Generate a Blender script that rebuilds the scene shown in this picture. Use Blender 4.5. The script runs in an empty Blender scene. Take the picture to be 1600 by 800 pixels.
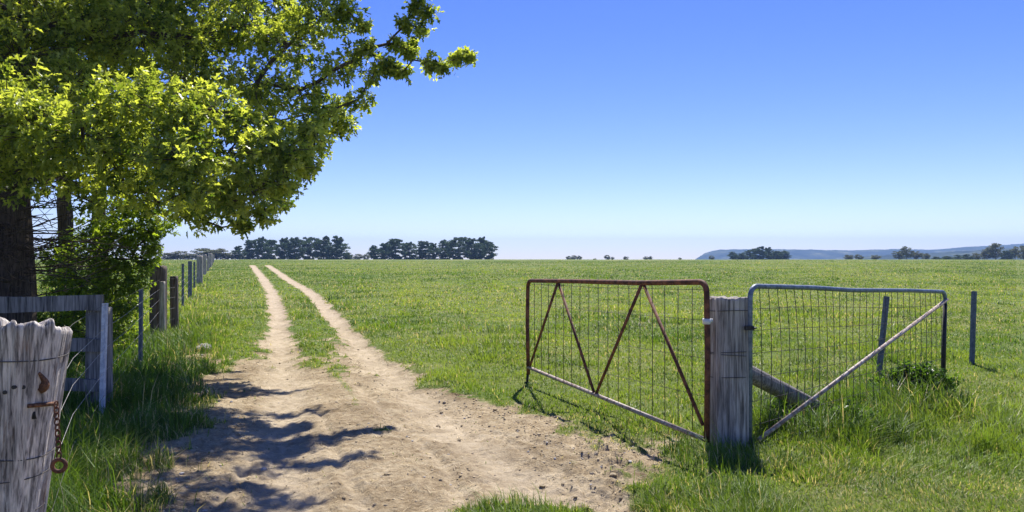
import bpy, math, random
import numpy as np
from mathutils import Vector

random.seed(7)
RNG = np.random.default_rng(11)
R = math.radians
scene = bpy.context.scene
COL = scene.collection

# ------------------------------------------------------------------ camera facts
F, HZ, EYE = 1232.0, 405.0, 1.5          # focal length and horizon row of the 1600x800 frame, eye height


def P(px, py, d):
    """world point seen at (px, py), d metres in front of the camera"""
    return np.array([(px - 800.0) / F * d, d, EYE - (py - HZ) / F * d])


# ------------------------------------------------------------------ noise
def _hash(ix, iy, s):
    h = (ix.astype(np.int64) * 374761393 + iy.astype(np.int64) * 668265263 + s * 2147483647) & 0xFFFFFFFF
    h = ((h ^ (h >> 13)) * 1274126177) & 0xFFFFFFFF
    h = h ^ (h >> 16)
    return (h & 0xFFFF) / 65535.0


def vnoise(x, y, s=0):
    x = np.asarray(x, float); y = np.asarray(y, float)
    ix, iy = np.floor(x), np.floor(y)
    fx, fy = x - ix, y - iy
    fx = fx * fx * (3 - 2 * fx); fy = fy * fy * (3 - 2 * fy)
    a, b = _hash(ix, iy, s), _hash(ix + 1, iy, s)
    c, d = _hash(ix, iy + 1, s), _hash(ix + 1, iy + 1, s)
    return (a + (b - a) * fx) * (1 - fy) + (c + (d - c) * fx) * fy


def fbm(x, y, s=0, o=4):
    t, a, n = 0.0, 1.0, 0.0
    for k in range(o):
        t = t + a * vnoise(x * 2 ** k + 17.3 * k, y * 2 ** k - 9.1 * k, s + k)
        n += a; a *= 0.5
    return t / n                                  # 0..1, mean 0.5


def sstep(a, b, x):
    t = np.clip((np.asarray(x, float) - a) / (b - a), 0, 1)
    return t * t * (3 - 2 * t)


# ------------------------------------------------------------------ terrain
def crest(y):
    y = np.asarray(y, float)
    z = 1.38 * sstep(12, 190, y)
    z = z - 1.2 * sstep(215, 420, y) - 26.0 * sstep(380, 1300, y)
    return z


def ground_px(px, py):
    """ground point seen at a pixel (marching outward)"""
    d = 2.0
    while d < 210:
        if EYE - (py - HZ) / F * d <= float(crest(d)):
            break
        d *= 1.004
    return ((px - 800.0) / F * d, d)


LEFT_RUT = [ground_px(*p) for p in [(394, 414), (398, 420), (410, 435), (426, 458), (432, 480), (436, 510), (438, 540), (442, 575), (448, 620), (440, 690), (430, 800)]]
RIGHT_RUT = [ground_px(*p) for p in [(418, 414), (428, 422), (448, 436), (482, 455), (508, 480), (541, 515), (576, 550), (622, 590), (680, 640), (750, 700), (840, 760), (930, 800)]]
MARKS = [[ground_px(*p) for p in q] for q in (
    [(500, 640), (520, 690), (545, 745), (575, 800), (600, 860)], [(640, 600), (740, 655), (850, 720), (960, 780), (1040, 830)], [(610, 640), (700, 690), (800, 735), (900, 765), (985, 780)],
    [(560, 600), (640, 670), (700, 730), (740, 800)], [(450, 600), (430, 660), (380, 730), (320, 800)], [(690, 640), (770, 668), (850, 692), (930, 720)])]
AREA = [ground_px(*p) for p in [(285, 566), (312, 549), (345, 557), (395, 562), (418, 520), (458, 525), (478, 572), (520, 580), (528, 545), (512, 522), (548, 525), (604, 572), (664, 600), (740, 612),
                                (800, 632), (860, 644), (930, 676), (1000, 694), (1016, 716), (1000, 752), (975, 800)]]
AREA += [(0.62, 3.6), (0.75, 1.0), (0.5, -6.0), (-1.7, -6.0), (-1.75, 3.2)]
AREA += [ground_px(*p) for p in [(222, 800), (236, 745), (258, 662), (276, 604)]]


def poly_dist(x, y, pts):
    d = np.full(x.shape, 1e9)
    for (ax, ay), (bx, by) in zip(pts[:-1], pts[1:]):
        dx, dy = bx - ax, by - ay
        t = np.clip(((x - ax) * dx + (y - ay) * dy) / (dx * dx + dy * dy + 1e-9), 0, 1)
        d = np.minimum(d, np.hypot(x - ax - t * dx, y - ay - t * dy))
    return d


def inside(x, y, pts):
    r = np.zeros(x.shape, bool)
    for (ax, ay), (bx, by) in zip(pts, pts[1:] + pts[:1]):
        c = ((ay > y) != (by > y)) & (x < (bx - ax) * (y - ay) / (by - ay + 1e-12) + ax)
        r ^= c
    return r


def smin0(d, w):
    return np.clip(0.5 - d / (2 * w), 0, 1)


def dirt_parts(x, y):
    x = np.asarray(x, float); y = np.asarray(y, float)
    n = fbm(x * 2.2, y * 2.2, 3, 4) - 0.5
    n2 = fbm(x * 9, y * 9, 8, 2) - 0.5
    hw = 0.20 + 0.0016 * np.clip(y, 0, 150)
    dl = poly_dist(x, y, LEFT_RUT) - hw
    dr = poly_dist(x, y, RIGHT_RUT) - hw * 1.05
    rut = np.maximum(smin0(dl + n * 0.35 + n2 * 0.12, 0.16), smin0(dr + n * 0.35 + n2 * 0.12, 0.16))
    da = poly_dist(x, y, AREA + AREA[:1])
    da = np.where(inside(x, y, AREA), -da, da)
    area = smin0(da + n * 1.2 + n2 * 0.9, 0.34 + 0.14 * (x > -0.5))
    # grass surviving between the ruts and in the near patch
    mid = sstep(0.47, 0.60, fbm(x * 1.4 + 5, y * 0.8, 21, 3)) * sstep(0.25, 0.6, np.minimum(dl, dr)) * sstep(5.5, 9.5, y)
    px, py = ground_px(812, 798)
    patch = smin0(np.hypot((x - px) / 1.7, y - py) - 0.235 + n * 0.25 + n2 * 0.15, 0.06)
    px2, py2 = ground_px(600, 672)
    tuft = smin0(np.hypot((x - px2) / 2, y - py2) - 0.035 + n2 * 0.05, 0.03)
    mk = np.zeros(x.shape)
    for q in MARKS:
        mk = np.maximum(mk, smin0(poly_dist(x, y, q) - 0.05 + n2 * 0.08, 0.035) * (0.35 + 0.9 * np.clip(fbm(x * 1.7, y * 1.7, 25, 2), 0, 1)))
    rut = np.maximum(rut, mk * 0.7 * (y < 14))
    m = np.maximum(rut * (poly_dist(x, y, AREA + AREA[:1]) > 0) * (da > 0.05) + rut * (da <= 0.05), area * (1 - 0.85 * mid))
    m = m * (1 - patch) * (1 - 0.8 * tuft)
    return m, rut, dl, dr, da


def dirt(x, y):
    return dirt_parts(x, y)[0]


def gz(x, y, parts=None):
    x = np.asarray(x, float); y = np.asarray(y, float)
    z = crest(y)
    m, rut, dl, dr, da = parts if parts is not None else dirt_parts(x, y)
    near = 1 - sstep(14, 60, y)
    z = z + near * (0.10 * (fbm(x * 0.5, y * 0.5, 31, 3) - 0.5)) + (1 - near) * 0.25 * (fbm(x * 0.05, y * 0.05, 33, 3) - 0.5) * sstep(25, 90, y)
    lump = np.clip(fbm(x * 8, y * 8, 43, 3) - 0.5, -0.1, 1)
    z = z + m * near * (0.026 * (fbm(x * 3, y * 3, 41, 3) - 0.5) + 0.034 * lump * (1 - 0.6 * rut) + 0.022 * (fbm(x * 24, y * 24, 45, 2) - 0.5))
    # broken clods along the right bank of the yard
    bank = np.exp(-((da + 0.30) / 0.38) ** 2) * sstep(-0.5, 1.0, x) * near
    z = z + bank * (0.10 * np.abs(fbm(x * 7, y * 7, 47, 4) - 0.5) * 2 + 0.05 * (fbm(x * 19, y * 19, 48, 2) - 0.4))
    z = z - m * 0.035 * near - rut * 0.05 * near
    return z


def G(x, y):
    return float(gz(np.array([x]), np.array([y]))[0])


# ------------------------------------------------------------------ object helpers
def tag(o, label=None, cat=None, group=None, kind=None):
    if label: o['label'] = label
    if cat: o['category'] = cat
    if group: o['group'] = group
    if kind: o['kind'] = kind
    return o


def thing(name, loc, label, cat, group=None):
    o = bpy.data.objects.new(name, None)
    o.empty_display_size = 0.2
    o.location = [float(v) for v in loc]
    COL.objects.link(o)
    return tag(o, label, cat, group)


def np_mesh(name, V, face_groups, mat, parent=None, smooth=False, color=None, fattr=None, offset=None):
    """V (n,3); face_groups: list of (m,k) index arrays"""
    V = np.asarray(V, float)
    if offset is not None: V = V - np.asarray(offset, float)
    me = bpy.data.meshes.new(name)
    me.vertices.add(len(V)); me.vertices.foreach_set('co', V.astype(np.float32).ravel())
    loops = np.concatenate([np.asarray(f).ravel() for f in face_groups]).astype(np.int32)
    tot = np.concatenate([np.full(len(f), np.asarray(f).shape[1]) for f in face_groups]).astype(np.int32)
    st = np.concatenate([[0], np.cumsum(tot)[:-1]]).astype(np.int32)
    me.loops.add(len(loops)); me.loops.foreach_set('vertex_index', loops)
    me.polygons.add(len(tot)); me.polygons.foreach_set('loop_start', st); me.polygons.foreach_set('loop_total', tot)
    me.polygons.foreach_set('use_smooth', np.full(len(tot), smooth))
    me.update(calc_edges=True); me.validate()
    if color is not None:
        a = me.attributes.new('tint', 'FLOAT_COLOR', 'POINT')
        c = np.ones((len(V), 4), np.float32); c[:, :3] = color
        a.data.foreach_set('color', c.ravel())
    for k, v in (fattr or {}).items():
        a = me.attributes.new(k, 'FLOAT', 'POINT'); a.data.foreach_set('value', np.asarray(v, np.float32))
    me.materials.append(mat)
    o = bpy.data.objects.new(name, me); COL.objects.link(o)
    if parent is not None: o.parent = parent
    return o


class MB:
    """collects tubes, boxes, tori into one mesh"""
    def __init__(s): s.v = []; s.f = []

    def tube(s, pts, rad, n=8, cap=True, squash=None):
        pts = [np.asarray(p, float) for p in pts]
        if not hasattr(rad, '__len__'): rad = [rad] * len(pts)
        t0 = pts[1] - pts[0]; t0 = t0 / np.linalg.norm(t0)
        ref = np.array([0, 0, 1.0]) if abs(t0[2]) < 0.9 else np.array([1.0, 0, 0])
        u = np.cross(t0, ref); u /= np.linalg.norm(u)
        rings = []
        for i, p in enumerate(pts):
            a = pts[max(i - 1, 0)]; b = pts[min(i + 1, len(pts) - 1)]
            t = b - a; t /= np.linalg.norm(t) + 1e-12
            u = u - t * np.dot(u, t); u /= np.linalg.norm(u) + 1e-12
            w = np.cross(t, u)
            base = len(s.v)
            for k in range(n):
                an = 2 * math.pi * k / n
                s.v.append(p + rad[i] * (math.cos(an) * u + math.sin(an) * w))
            rings.append(base)
        for a, b in zip(rings[:-1], rings[1:]):
            for k in range(n):
                s.f.append((a + k, a + (k + 1) % n, b + (k + 1) % n, b + k))
        if cap:
            s.f.append(tuple(rings[0] + k for k in reversed(range(n))))
            s.f.append(tuple(rings[-1] + k for k in range(n)))

    def torus(s, c, R1, r, ax, up, n=18, m=8, stretch=1.0):
        """ring in the plane (ax, up)"""
        c = np.asarray(c, float); ax = np.asarray(ax, float); up = np.asarray(up, float)
        nn = np.cross(ax, up); b = len(s.v)
        for i in range(n):
            a = 2 * math.pi * i / n
            rd = math.cos(a) * ax + math.sin(a) * up
            ce = c + R1 * (math.cos(a) * ax + math.sin(a) * up * stretch)
            for j in range(m):
                q = 2 * math.pi * j / m
                s.v.append(ce + r * (math.cos(q) * rd + math.sin(q) * nn))
        for i in range(n):
            for j in range(m):
                s.f.append((b + i * m + j, b + ((i + 1) % n) * m + j, b + ((i + 1) % n) * m + (j + 1) % m, b + i * m + (j + 1) % m))

    def box(s, c, ex, ey, ez, jit=0.0):
        """box about c with half-axis vectors"""
        c, ex, ey, ez = [np.asarray(q, float) for q in (c, ex, ey, ez)]
        b = len(s.v)
        for sx, sy, sz in ((-1, -1, -1), (1, -1, -1), (1, 1, -1), (-1, 1, -1), (-1, -1, 1), (1, -1, 1), (1, 1, 1), (-1, 1, 1)):
            s.v.append(c + sx * ex + sy * ey + sz * ez + np.array([random.uniform(-jit, jit) for _ in range(3)]))
        for q in ((0, 3, 2, 1), (4, 5, 6, 7), (0, 1, 5, 4), (1, 2, 6, 5), (2, 3, 7, 6), (3, 0, 4, 7)):
            s.f.append(tuple(b + k for k in q))

    def build(s, name, mat, parent=None, smooth=True, offset=None, bevel=0):
        V = np.array(s.v)
        if offset is not None: V = V - np.asarray(offset, float)
        me = bpy.data.meshes.new(name)
        me.from_pydata([tuple(v) for v in V], [], s.f)
        me.materials.append(mat)
        if smooth: me.polygons.foreach_set('use_smooth', [len(p.vertices) == 4 for p in me.polygons])
        me.update()
        o = bpy.data.objects.new(name, me); COL.objects.link(o)
        if parent is not None: o.parent = parent
        if bevel:
            bv = o.modifiers.new('bevel', 'BEVEL'); bv.width = bevel; bv.segments = 2
        return o


# ------------------------------------------------------------------ materials
def mat(name):
    m = bpy.data.materials.new(name); m.use_nodes = True
    nt = m.node_tree
    for n in list(nt.nodes): nt.nodes.remove(n)
    out = nt.nodes.new('ShaderNodeOutputMaterial')
    return m, nt, out


def N(nt, t, **kw):
    n = nt.nodes.new(t)
    for k, v in kw.items():
        if k.startswith('i_'):
            key = k[2:]; key = int(key) if key.isdigit() else key.replace('_', ' ')
            n.inputs[key].default_value = v
        else: setattr(n, k, v)
    return n


def ramp(nt, fac, stops):
    r = nt.nodes.new('ShaderNodeValToRGB')
    el = r.color_ramp.elements
    while len(el) < len(stops): el.new(0.5)
    for e, (p, c) in zip(el, stops):
        e.position = p; e.color = (*c, 1)
    nt.links.new(fac, r.inputs[0])
    return r.outputs[0]


def mixc(nt, fac, a, b, mode='MIX'):
    m = nt.nodes.new('ShaderNodeMix'); m.data_type = 'RGBA'; m.blend_type = mode
    for sock, v in ((m.inputs[0], fac), (m.inputs[6], a), (m.inputs[7], b)):
        if hasattr(v, 'is_output'): nt.links.new(v, sock)
        elif isinstance(v, (int, float)): sock.default_value = v
        else: sock.default_value = (*v, 1)
    return m.outputs[2]


def noise(nt, scale, detail=6, rough=0.6, stretch=None, dist=0.0, coord='Object'):
    tc = nt.nodes.new('ShaderNodeTexCoord')
    v = tc.outputs[coord]
    if stretch:
        mp = nt.nodes.new('ShaderNodeMapping'); mp.inputs['Scale'].default_value = stretch
        nt.links.new(v, mp.inputs[0]); v = mp.outputs[0]
    n = N(nt, 'ShaderNodeTexNoise', i_Scale=scale, i_Detail=detail, i_Roughness=rough, i_Distortion=dist)
    nt.links.new(v, n.inputs['Vector'])
    return n.outputs[0]


def bump(nt, h, strength, dist):
    b = N(nt, 'ShaderNodeBump', i_Strength=strength, i_Distance=dist)
    nt.links.new(h, b.inputs['Height'])
    return b.outputs[0]


def principled(nt, out, col, rough=0.8, spec=0.3, metal=0.0, normal=None):
    p = N(nt, 'ShaderNodeBsdfPrincipled', i_Roughness=rough, i_Metallic=metal)
    p.inputs['Specular IOR Level'].default_value = spec
    if hasattr(col, 'is_output'): nt.links.new(col, p.inputs['Base Color'])
    else: p.inputs['Base Color'].default_value = (*col, 1)
    if normal is not None: nt.links.new(normal, p.inputs['Normal'])
    nt.links.new(p.outputs[0], out.inputs[0])
    return p


def leaf_mat(name, trans=0.45, rough=0.5, spec=0.35, tmul=(1.5, 1.35, 0.7)):
    m, nt, out = mat(name)
    a = N(nt, 'ShaderNodeAttribute', attribute_name='tint')
    p = principled(nt, out, a.outputs['Color'], rough, spec)
    t = nt.nodes.new('ShaderNodeBsdfTranslucent')
    tc = mixc(nt, 1.0, a.outputs['Color'], tmul, 'MULTIPLY')
    nt.links.new(tc, t.inputs[0])
    mx = nt.nodes.new('ShaderNodeMixShader'); mx.inputs[0].default_value = trans
    nt.links.new(p.outputs[0], mx.inputs[1]); nt.links.new(t.outputs[0], mx.inputs[2])
    nt.links.new(mx.outputs[0], out.inputs[0])
    return m


def wood_mat(name, dark, light, stain=None, stain_amt=0.6):
    m, nt, out = mat(name)
    g = noise(nt, 1.0, 8, 0.65, (45, 45, 2.2), 0.6)
    g2 = noise(nt, 1.0, 5, 0.6, (140, 140, 5))
    big = noise(nt, 3.0, 4, 0.6, (1, 1, 0.5))
    c = ramp(nt, g, [(0.36, tuple(q * 0.18 for q in dark)), (0.44, dark), (0.56, light), (0.68, tuple(min(1, q * 1.3) for q in light))])  # darkest stop paints the shade of cracks into the grain
    c = mixc(nt, 0.4, c, ramp(nt, g2, [(0.40, tuple(q * 0.6 for q in dark)), (0.60, light)]))
    c = mixc(nt, 0.55, c, ramp(nt, big, [(0.38, (0.55, 0.54, 0.56)), (0.62, (1.2, 1.15, 1.1))]), 'MULTIPLY')
    if stain:
        sm = ramp(nt, noise(nt, 1.0, 4, 0.6, (14, 14, 2.0), 0.5), [(0.58, (0, 0, 0)), (0.72, (stain_amt,) * 3)])
        c = mixc(nt, sm, c, stain)
    ad = N(nt, 'ShaderNodeMath', operation='ADD'); nt.links.new(g, ad.inputs[0]); nt.links.new(g2, ad.inputs[1])
    principled(nt, out, c, 0.85, 0.2, normal=bump(nt, ad.outputs[0], 0.7, 0.008))
    return m


def metal_mat(name, c1, c2, scale=18, rough=0.6, metal=0.0, thr=(0.42, 0.6)):
    m, nt, out = mat(name)
    n = noise(nt, scale, 7, 0.7)
    c = ramp(nt, n, [(thr[0], c1), (thr[1], c2)])
    principled(nt, out, c, rough, 0.4, metal, bump(nt, noise(nt, scale * 6, 4), 0.25, 0.001))
    return m


def ground_mat():
    m, nt, out = mat('pasture_and_earth')
    a = N(nt, 'ShaderNodeAttribute', attribute_name='dirt').outputs['Fac']
    rut = N(nt, 'ShaderNodeAttribute', attribute_name='rut').outputs['Fac']
    n1 = noise(nt, 0.12, 5, 0.6); n2 = noise(nt, 1.1, 6, 0.65); n3 = noise(nt, 14, 6, 0.7)
    n4 = noise(nt, 5, 8, 0.7, None, 1.2)
    g = ramp(nt, n2, [(0.3, (0.070, 0.118, 0.020)), (0.5, (0.115, 0.168, 0.030)), (0.68, (0.20, 0.22, 0.060))])
    g = mixc(nt, 0.5, g, ramp(nt, n1, [(0.40, (0.09, 0.145, 0.026)), (0.58, (0.22, 0.22, 0.075))]))
    g = mixc(nt, 0.45, g, ramp(nt, n3, [(0.35, (0.55, 0.6, 0.5)), (0.65, (1.5, 1.4, 1.3))]), 'MULTIPLY')
    d = ramp(nt, n4, [(0.30, (0.14, 0.10, 0.055)), (0.45, (0.32, 0.25, 0.150)), (0.64, (0.56, 0.485, 0.335))])
    d = mixc(nt, 0.45, d, ramp(nt, noise(nt, 34, 6, 0.8, None, 0.8), [(0.36, (0.12, 0.086, 0.048)), (0.6, (0.55, 0.455, 0.30))]))
    n5 = noise(nt, 0.9, 5, 0.65)
    d = mixc(nt, 0.75, d, ramp(nt, n5, [(0.36, (0.58, 0.52, 0.45)), (0.58, (1.08, 1.04, 1.0))]), 'MULTIPLY')
    rs = N(nt, 'ShaderNodeMath', operation='MULTIPLY', i_1=0.62); nt.links.new(rut, rs.inputs[0])
    d = mixc(nt, rs.outputs[0], d, ramp(nt, n4, [(0.3, (0.40, 0.32, 0.21)), (0.6, (0.57, 0.475, 0.335))]))
    # ragged boundary between turf and earth
    e = N(nt, 'ShaderNodeMath', operation='ADD'); nt.links.new(a, e.inputs[0])
    en = N(nt, 'ShaderNodeMath', operation='MULTIPLY_ADD', i_1=0.9, i_2=-0.45); nt.links.new(n3, en.inputs[0]); nt.links.new(en.outputs[0], e.inputs[1])
    em = ramp(nt, e.outputs[0], [(0.34, (0, 0, 0)), (0.58, (1, 1, 1))])
    c = mixc(nt, em, g, d)
    h = N(nt, 'ShaderNodeMath', operation='ADD'); nt.links.new(n4, h.inputs[0]); nt.links.new(noise(nt, 36, 6, 0.75), h.inputs[1])
    principled(nt, out, c, 0.95, 0.1, normal=bump(nt, h.outputs[0], 0.8, 0.03))
    return m


M = {}
M['ground'] = ground_mat()
M['grass'] = leaf_mat('grass_blades', 0.42, 0.55, 0.3, (1.5, 1.4, 0.7))
M['oak_leaf'] = leaf_mat('oak_leaf', 0.58, 0.38, 0.5, (2.2, 2.0, 0.65))
M['pine_leaf'] = leaf_mat('pine_foliage', 0.3, 0.7, 0.1, (1.2, 1.2, 0.8))
M['gum_leaf'] = leaf_mat('gum_foliage', 0.35, 0.6, 0.2, (1.2, 1.2, 0.8))
M['grey_wood'] = wood_mat('weathered_grey_timber', (0.21, 0.19, 0.165), (0.54, 0.50, 0.445), (0.20, 0.09, 0.035), 0.35)
M['pale_wood'] = wood_mat('silvered_split_timber', (0.21, 0.19, 0.175), (0.76, 0.70, 0.62), (0.26, 0.13, 0.06), 0.5)
M['dark_wood'] = wood_mat('dark_old_timber', (0.07, 0.055, 0.045), (0.17, 0.14, 0.12), (0.13, 0.055, 0.025), 0.5)
M['rail_wood'] = wood_mat('mossy_grey_rail', (0.12, 0.12, 0.112), (0.31, 0.30, 0.28))
M['rust'] = metal_mat('rusted_pipe', (0.055, 0.018, 0.010), (0.20, 0.075, 0.035), 14, 0.75)
M['bright_rust'] = metal_mat('orange_rust', (0.07, 0.032, 0.016), (0.22, 0.10, 0.045), 40, 0.85)
M['galv'] = metal_mat('galvanised_pipe', (0.10, 0.13, 0.17), (0.20, 0.245, 0.30), 20, 0.5, 0.2)
M['bare'] = metal_mat('pale_pipe', (0.20, 0.13, 0.09), (0.46, 0.39, 0.33), 22, 0.55)  # mottled brown to pale pipe colour
M['wire'] = metal_mat('dull_wire', (0.035, 0.03, 0.028), (0.09, 0.08, 0.07), 20, 0.7)
M['bright_wire'] = metal_mat('zinc_wire', (0.16, 0.15, 0.14), (0.32, 0.31, 0.30), 20, 0.5, 0.3)
M['pale_galv'] = metal_mat('pale_zinc', (0.42, 0.45, 0.50), (0.62, 0.65, 0.68), 20, 0.5, 0.1)
M['black'] = metal_mat('black_steel', (0.012, 0.011, 0.012), (0.03, 0.026, 0.026), 30, 0.6)
M['white'] = metal_mat('white_strap', (0.55, 0.55, 0.55), (0.75, 0.75, 0.74), 30, 0.6)
M['bark'] = wood_mat('oak_bark', (0.05, 0.04, 0.032), (0.13, 0.105, 0.085))
M['steel_post'] = metal_mat('blue_grey_steel', (0.085, 0.105, 0.14), (0.16, 0.19, 0.235), 25, 0.6, 0.2)
M['stone'] = metal_mat('pale_stone', (0.25, 0.24, 0.22), (0.55, 0.53, 0.5), 14, 0.9)


def hill_mat():
    m, nt, out = mat('wooded_hill')
    n = noise(nt, 0.012, 8, 0.7)
    c = ramp(nt, n, [(0.40, (0.018, 0.030, 0.018)), (0.55, (0.06, 0.075, 0.04)), (0.64, (0.20, 0.20, 0.10))])
    principled(nt, out, c, 1.0, 0.0)
    return m


M['hill'] = hill_mat()

# ------------------------------------------------------------------ ground (field + dirt track, one continuous sheet)
def build_ground():
    ys = np.concatenate([-np.geomspace(8, 1.2, 12), np.linspace(-1.0, 2.6, 30), np.geomspace(2.7, 215, 950), np.geomspace(225, 3100, 46)])
    t = np.concatenate([-np.geomspace(6, 0.95, 24), np.linspace(-0.93, 0.93, 780), np.geomspace(0.95, 6, 24)])
    sc = np.sqrt(ys ** 2 + 2.2 ** 2)
    X = sc[:, None] * t[None, :]; Y = np.repeat(ys[:, None], len(t), 1)
    x, y = X.ravel(), Y.ravel()
    parts = dirt_parts(x, y)
    z = gz(x, y, parts)
    V = np.stack([x, y, z], 1)
    r, c = len(ys), len(t)
    i = np.arange((r - 1) * c).reshape(r - 1, c)[:, :-1].ravel()
    Q = np.stack([i, i + 1, i + 1 + c, i + c], 1)
    m = parts[0]
    fm = m[Q].mean(1) > 0.5
    for nm, sel in (('ground', ~fm), ('dirt_track', fm)):
        q = Q[sel]
        used = np.unique(q); remap = np.zeros(len(V), np.int64); remap[used] = np.arange(len(used))
        o = np_mesh(nm, V[used], [remap[q]], M['ground'], smooth=True, fattr={'dirt': m[used], 'rut': parts[1][used]})
        o['kind'] = 'structure'


build_ground()


# ------------------------------------------------------------------ grass
def fence_x(y):
    return -0.95 - 0.385 * y


def grass_height(x, y):
    n = fbm(x * 1.6, y * 1.6, 55, 3)
    tuft = sstep(0.56, 0.72, fbm(x * 0.9 + 3, y * 0.9, 57, 3))
    wd = sstep(0.66, 0.74, fbm(x * 0.75 + 31, y * 0.75, 59, 3)) * sstep(6, 9, y)
    h = 0.022 + 0.035 * n + 0.045 * tuft + 0.05 * wd
    # rough grass round the strainer post and beyond the mesh gate
    r = np.exp(-(((x - 3.2) / 1.5) ** 2 + ((y - 6.9) / 1.0) ** 2))
    h = h + 0.13 * r * (0.15 + 1.7 * sstep(0.35, 0.7, fbm(x * 3.2, y * 3.2, 58, 3)))
    k = np.exp(-(((x - 3.9) / 0.75) ** 2 + ((y - 8.0) / 0.4) ** 2))
    h = h + 0.24 * k
    k = np.maximum(k, 0.45 * np.exp(-(((x - 6.7) / 0.35) ** 2 + ((y - 10.9) / 0.3) ** 2)))
    k2 = np.exp(-(((x - 2.55) / 0.35) ** 2 + ((y - 7.1) / 0.3) ** 2))
    h = h + 0.10 * k2
    r2 = np.exp(-(((x - 1.55) / 0.55) ** 2 + ((y - 5.9) / 0.4) ** 2))
    h = h + 0.07 * r2
    # lush verge along the old fence
    dv = x - fence_x(y)
    v = sstep(1.6, 0.6, dv) * sstep(-2.5, -0.5, dv) * sstep(19, 12, y)
    h = h + 0.13 * v * (0.5 + n)
    v2 = sstep(2.0, 0.3, dv) * sstep(-3, -1, dv) * sstep(10, 20, y) * sstep(70, 40, y)
    h = h + 0.05 * v2
    # trodden short turf at the near right corner
    s = sstep(5.9, 5.0, y) * sstep(1.3, 2.2, x)
    h = h * (1 - 0.35 * s)
    h = h * (1 - 0.72 * np.exp(-(((x - 2.12) / 0.32) ** 2 + ((y - 6.15) / 0.42) ** 2)))
    h = h * (1 - 0.65 * np.exp(-(((x - 2.85) / 0.4) ** 2 + ((y - 7.55) / 0.4) ** 2)))
    h = h + 0.05 * np.exp(-(((x - 0.05) / 0.4) ** 2 + ((y - 4.75) / 0.3) ** 2))
    dark = np.clip(k + k2 + 0.35 * r + 0.7 * wd, 0, 1)
    return h, v, s, dark


def build_grass():
    n = 900000
    y = 2.6 * np.exp(RNG.random(n) ** 1.15 * math.log(150 / 2.6))
    t = RNG.uniform(-1, 1, n)
    t = 0.80 * t + 0.34 * np.sign(t) * np.clip(np.abs(t) - 0.8, 0, 1) * 5 * (RNG.random(n))
    x = t * y
    m = dirt(x, y)
    cl = fbm(x * 3.1, y * 3.1, 61, 2)
    keep = RNG.random(n) < np.clip(1.1 - sstep(0.10, 0.75, m) * 1.05, 0.05, 1) * (0.45 + 1.0 * sstep(0.3, 0.6, cl))
    x, y, m, cl = x[keep], y[keep], m[keep], cl[keep]
    n = len(x)
    straw = (m > 0.6) & (RNG.random(n) < 0.93)
    h, v, s, dark = grass_height(x, y)
    h = h * (1 - 0.55 * sstep(0.05, 0.5, m)) * RNG.lognormal(-0.05, 0.38, n)
    h = np.clip(h, 0.012, 0.5) * (1 + 0.002 * y)
    h[straw] = RNG.uniform(0.02, 0.09, straw.sum())
    w = np.clip(0.00105 * y, 0.0036, 0.08) * RNG.uniform(0.7, 1.3, n)
    w[straw] *= 0.75
    z = gz(x, y) - 0.006
    a = RNG.uniform(0, 2 * math.pi, n)
    la = RNG.uniform(0, 2 * math.pi, n)
    comb = 4 * math.pi * fbm(x * 1.3, y * 1.3, 65, 2) + RNG.normal(0, 0.6, n)
    la = np.where(RNG.random(n) < 0.6, comb, la)
    lm = np.abs(RNG.normal(0.55, 0.38, n))
    rise = np.clip(1.05 - 0.38 * lm, .25, 1.1)
    lm[straw] = 1.0; rise[straw] = RNG.uniform(0.03, 0.2, straw.sum())
    z[straw] += 0.012
    lx = lm * np.cos(la) - 0.05; ly = lm * np.sin(la)
    a = np.where(RNG.random(n) < 0.6, la + math.pi / 2, a)
    sx, sy = np.cos(a) * w / 2, np.sin(a) * w / 2
    V = np.zeros((n, 5, 3))
    V[:, 0] = np.stack([x - sx, y - sy, z], 1); V[:, 1] = np.stack([x + sx, y + sy, z], 1)
    mx, my, mz = x + lx * h * .4, y + ly * h * .4, z + h * .62 * np.minimum(1, rise)
    V[:, 2] = np.stack([mx - sx * .85, my - sy * .85, mz], 1); V[:, 3] = np.stack([mx + sx * .85, my + sy * .85, mz], 1)
    V[:, 4] = np.stack([x + lx * h * 1.15, y + ly * h * 1.15, z + h * rise], 1)
    b = np.arange(n)[:, None] * 5
    quads = b + np.array([[0, 1, 3, 2]]); tris = b + np.array([[2, 3, 4]])
    # colour: green with yellow and straw blades
    g1 = np.array([0.095, 0.175, 0.018]); g2 = np.array([0.208, 0.288, 0.046]); st = np.array([0.46, 0.41, 0.23]); lush = np.array([0.055, 0.130, 0.015])
    k = np.clip((fbm(x * 0.45, y * 0.3, 71, 3) - 0.5) * 2.6 + 0.5 + 0.15 * sstep(15, 80, y) + RNG.normal(0, 0.22, n), 0, 1)[:, None]
    big = np.clip((fbm(x * 0.07 + 3, y * 0.035, 81, 3) - 0.5) * 3.2 * sstep(10, 30, y), -0.45, 0.6)
    k = np.clip(k + big[:, None], 0, 1.25)
    c = g1 * (1 - k) + g2 * k
    lv = np.clip(v * 0.6 + dark * 0.75, 0, 0.9)[:, None]
    c = c * (1 - lv) + lush * lv
    dry = RNG.random(n) < (0.035 + 0.16 * s + 0.30 * sstep(0.1, 0.5, m) + 0.08 * sstep(0.5, 0.7, fbm(x * 1.2, y * 1.2, 75, 2)) + 0.14 * np.clip(big, 0, 1))
    c[dry] = st
    c[straw] = np.array([0.50, 0.415, 0.27]) * RNG.uniform(0.45, 1.2, (straw.sum(), 1))
    c = c * RNG.uniform(0.72, 1.3, n)[:, None]
    o = np_mesh('grass', V.reshape(-1, 3), [quads, tris], M['grass'], color=np.repeat(c, 5, 0))
    tag(o, 'green pasture grass with taller tufts along fences and beside the dirt track', 'grass', kind='stuff')


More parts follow.
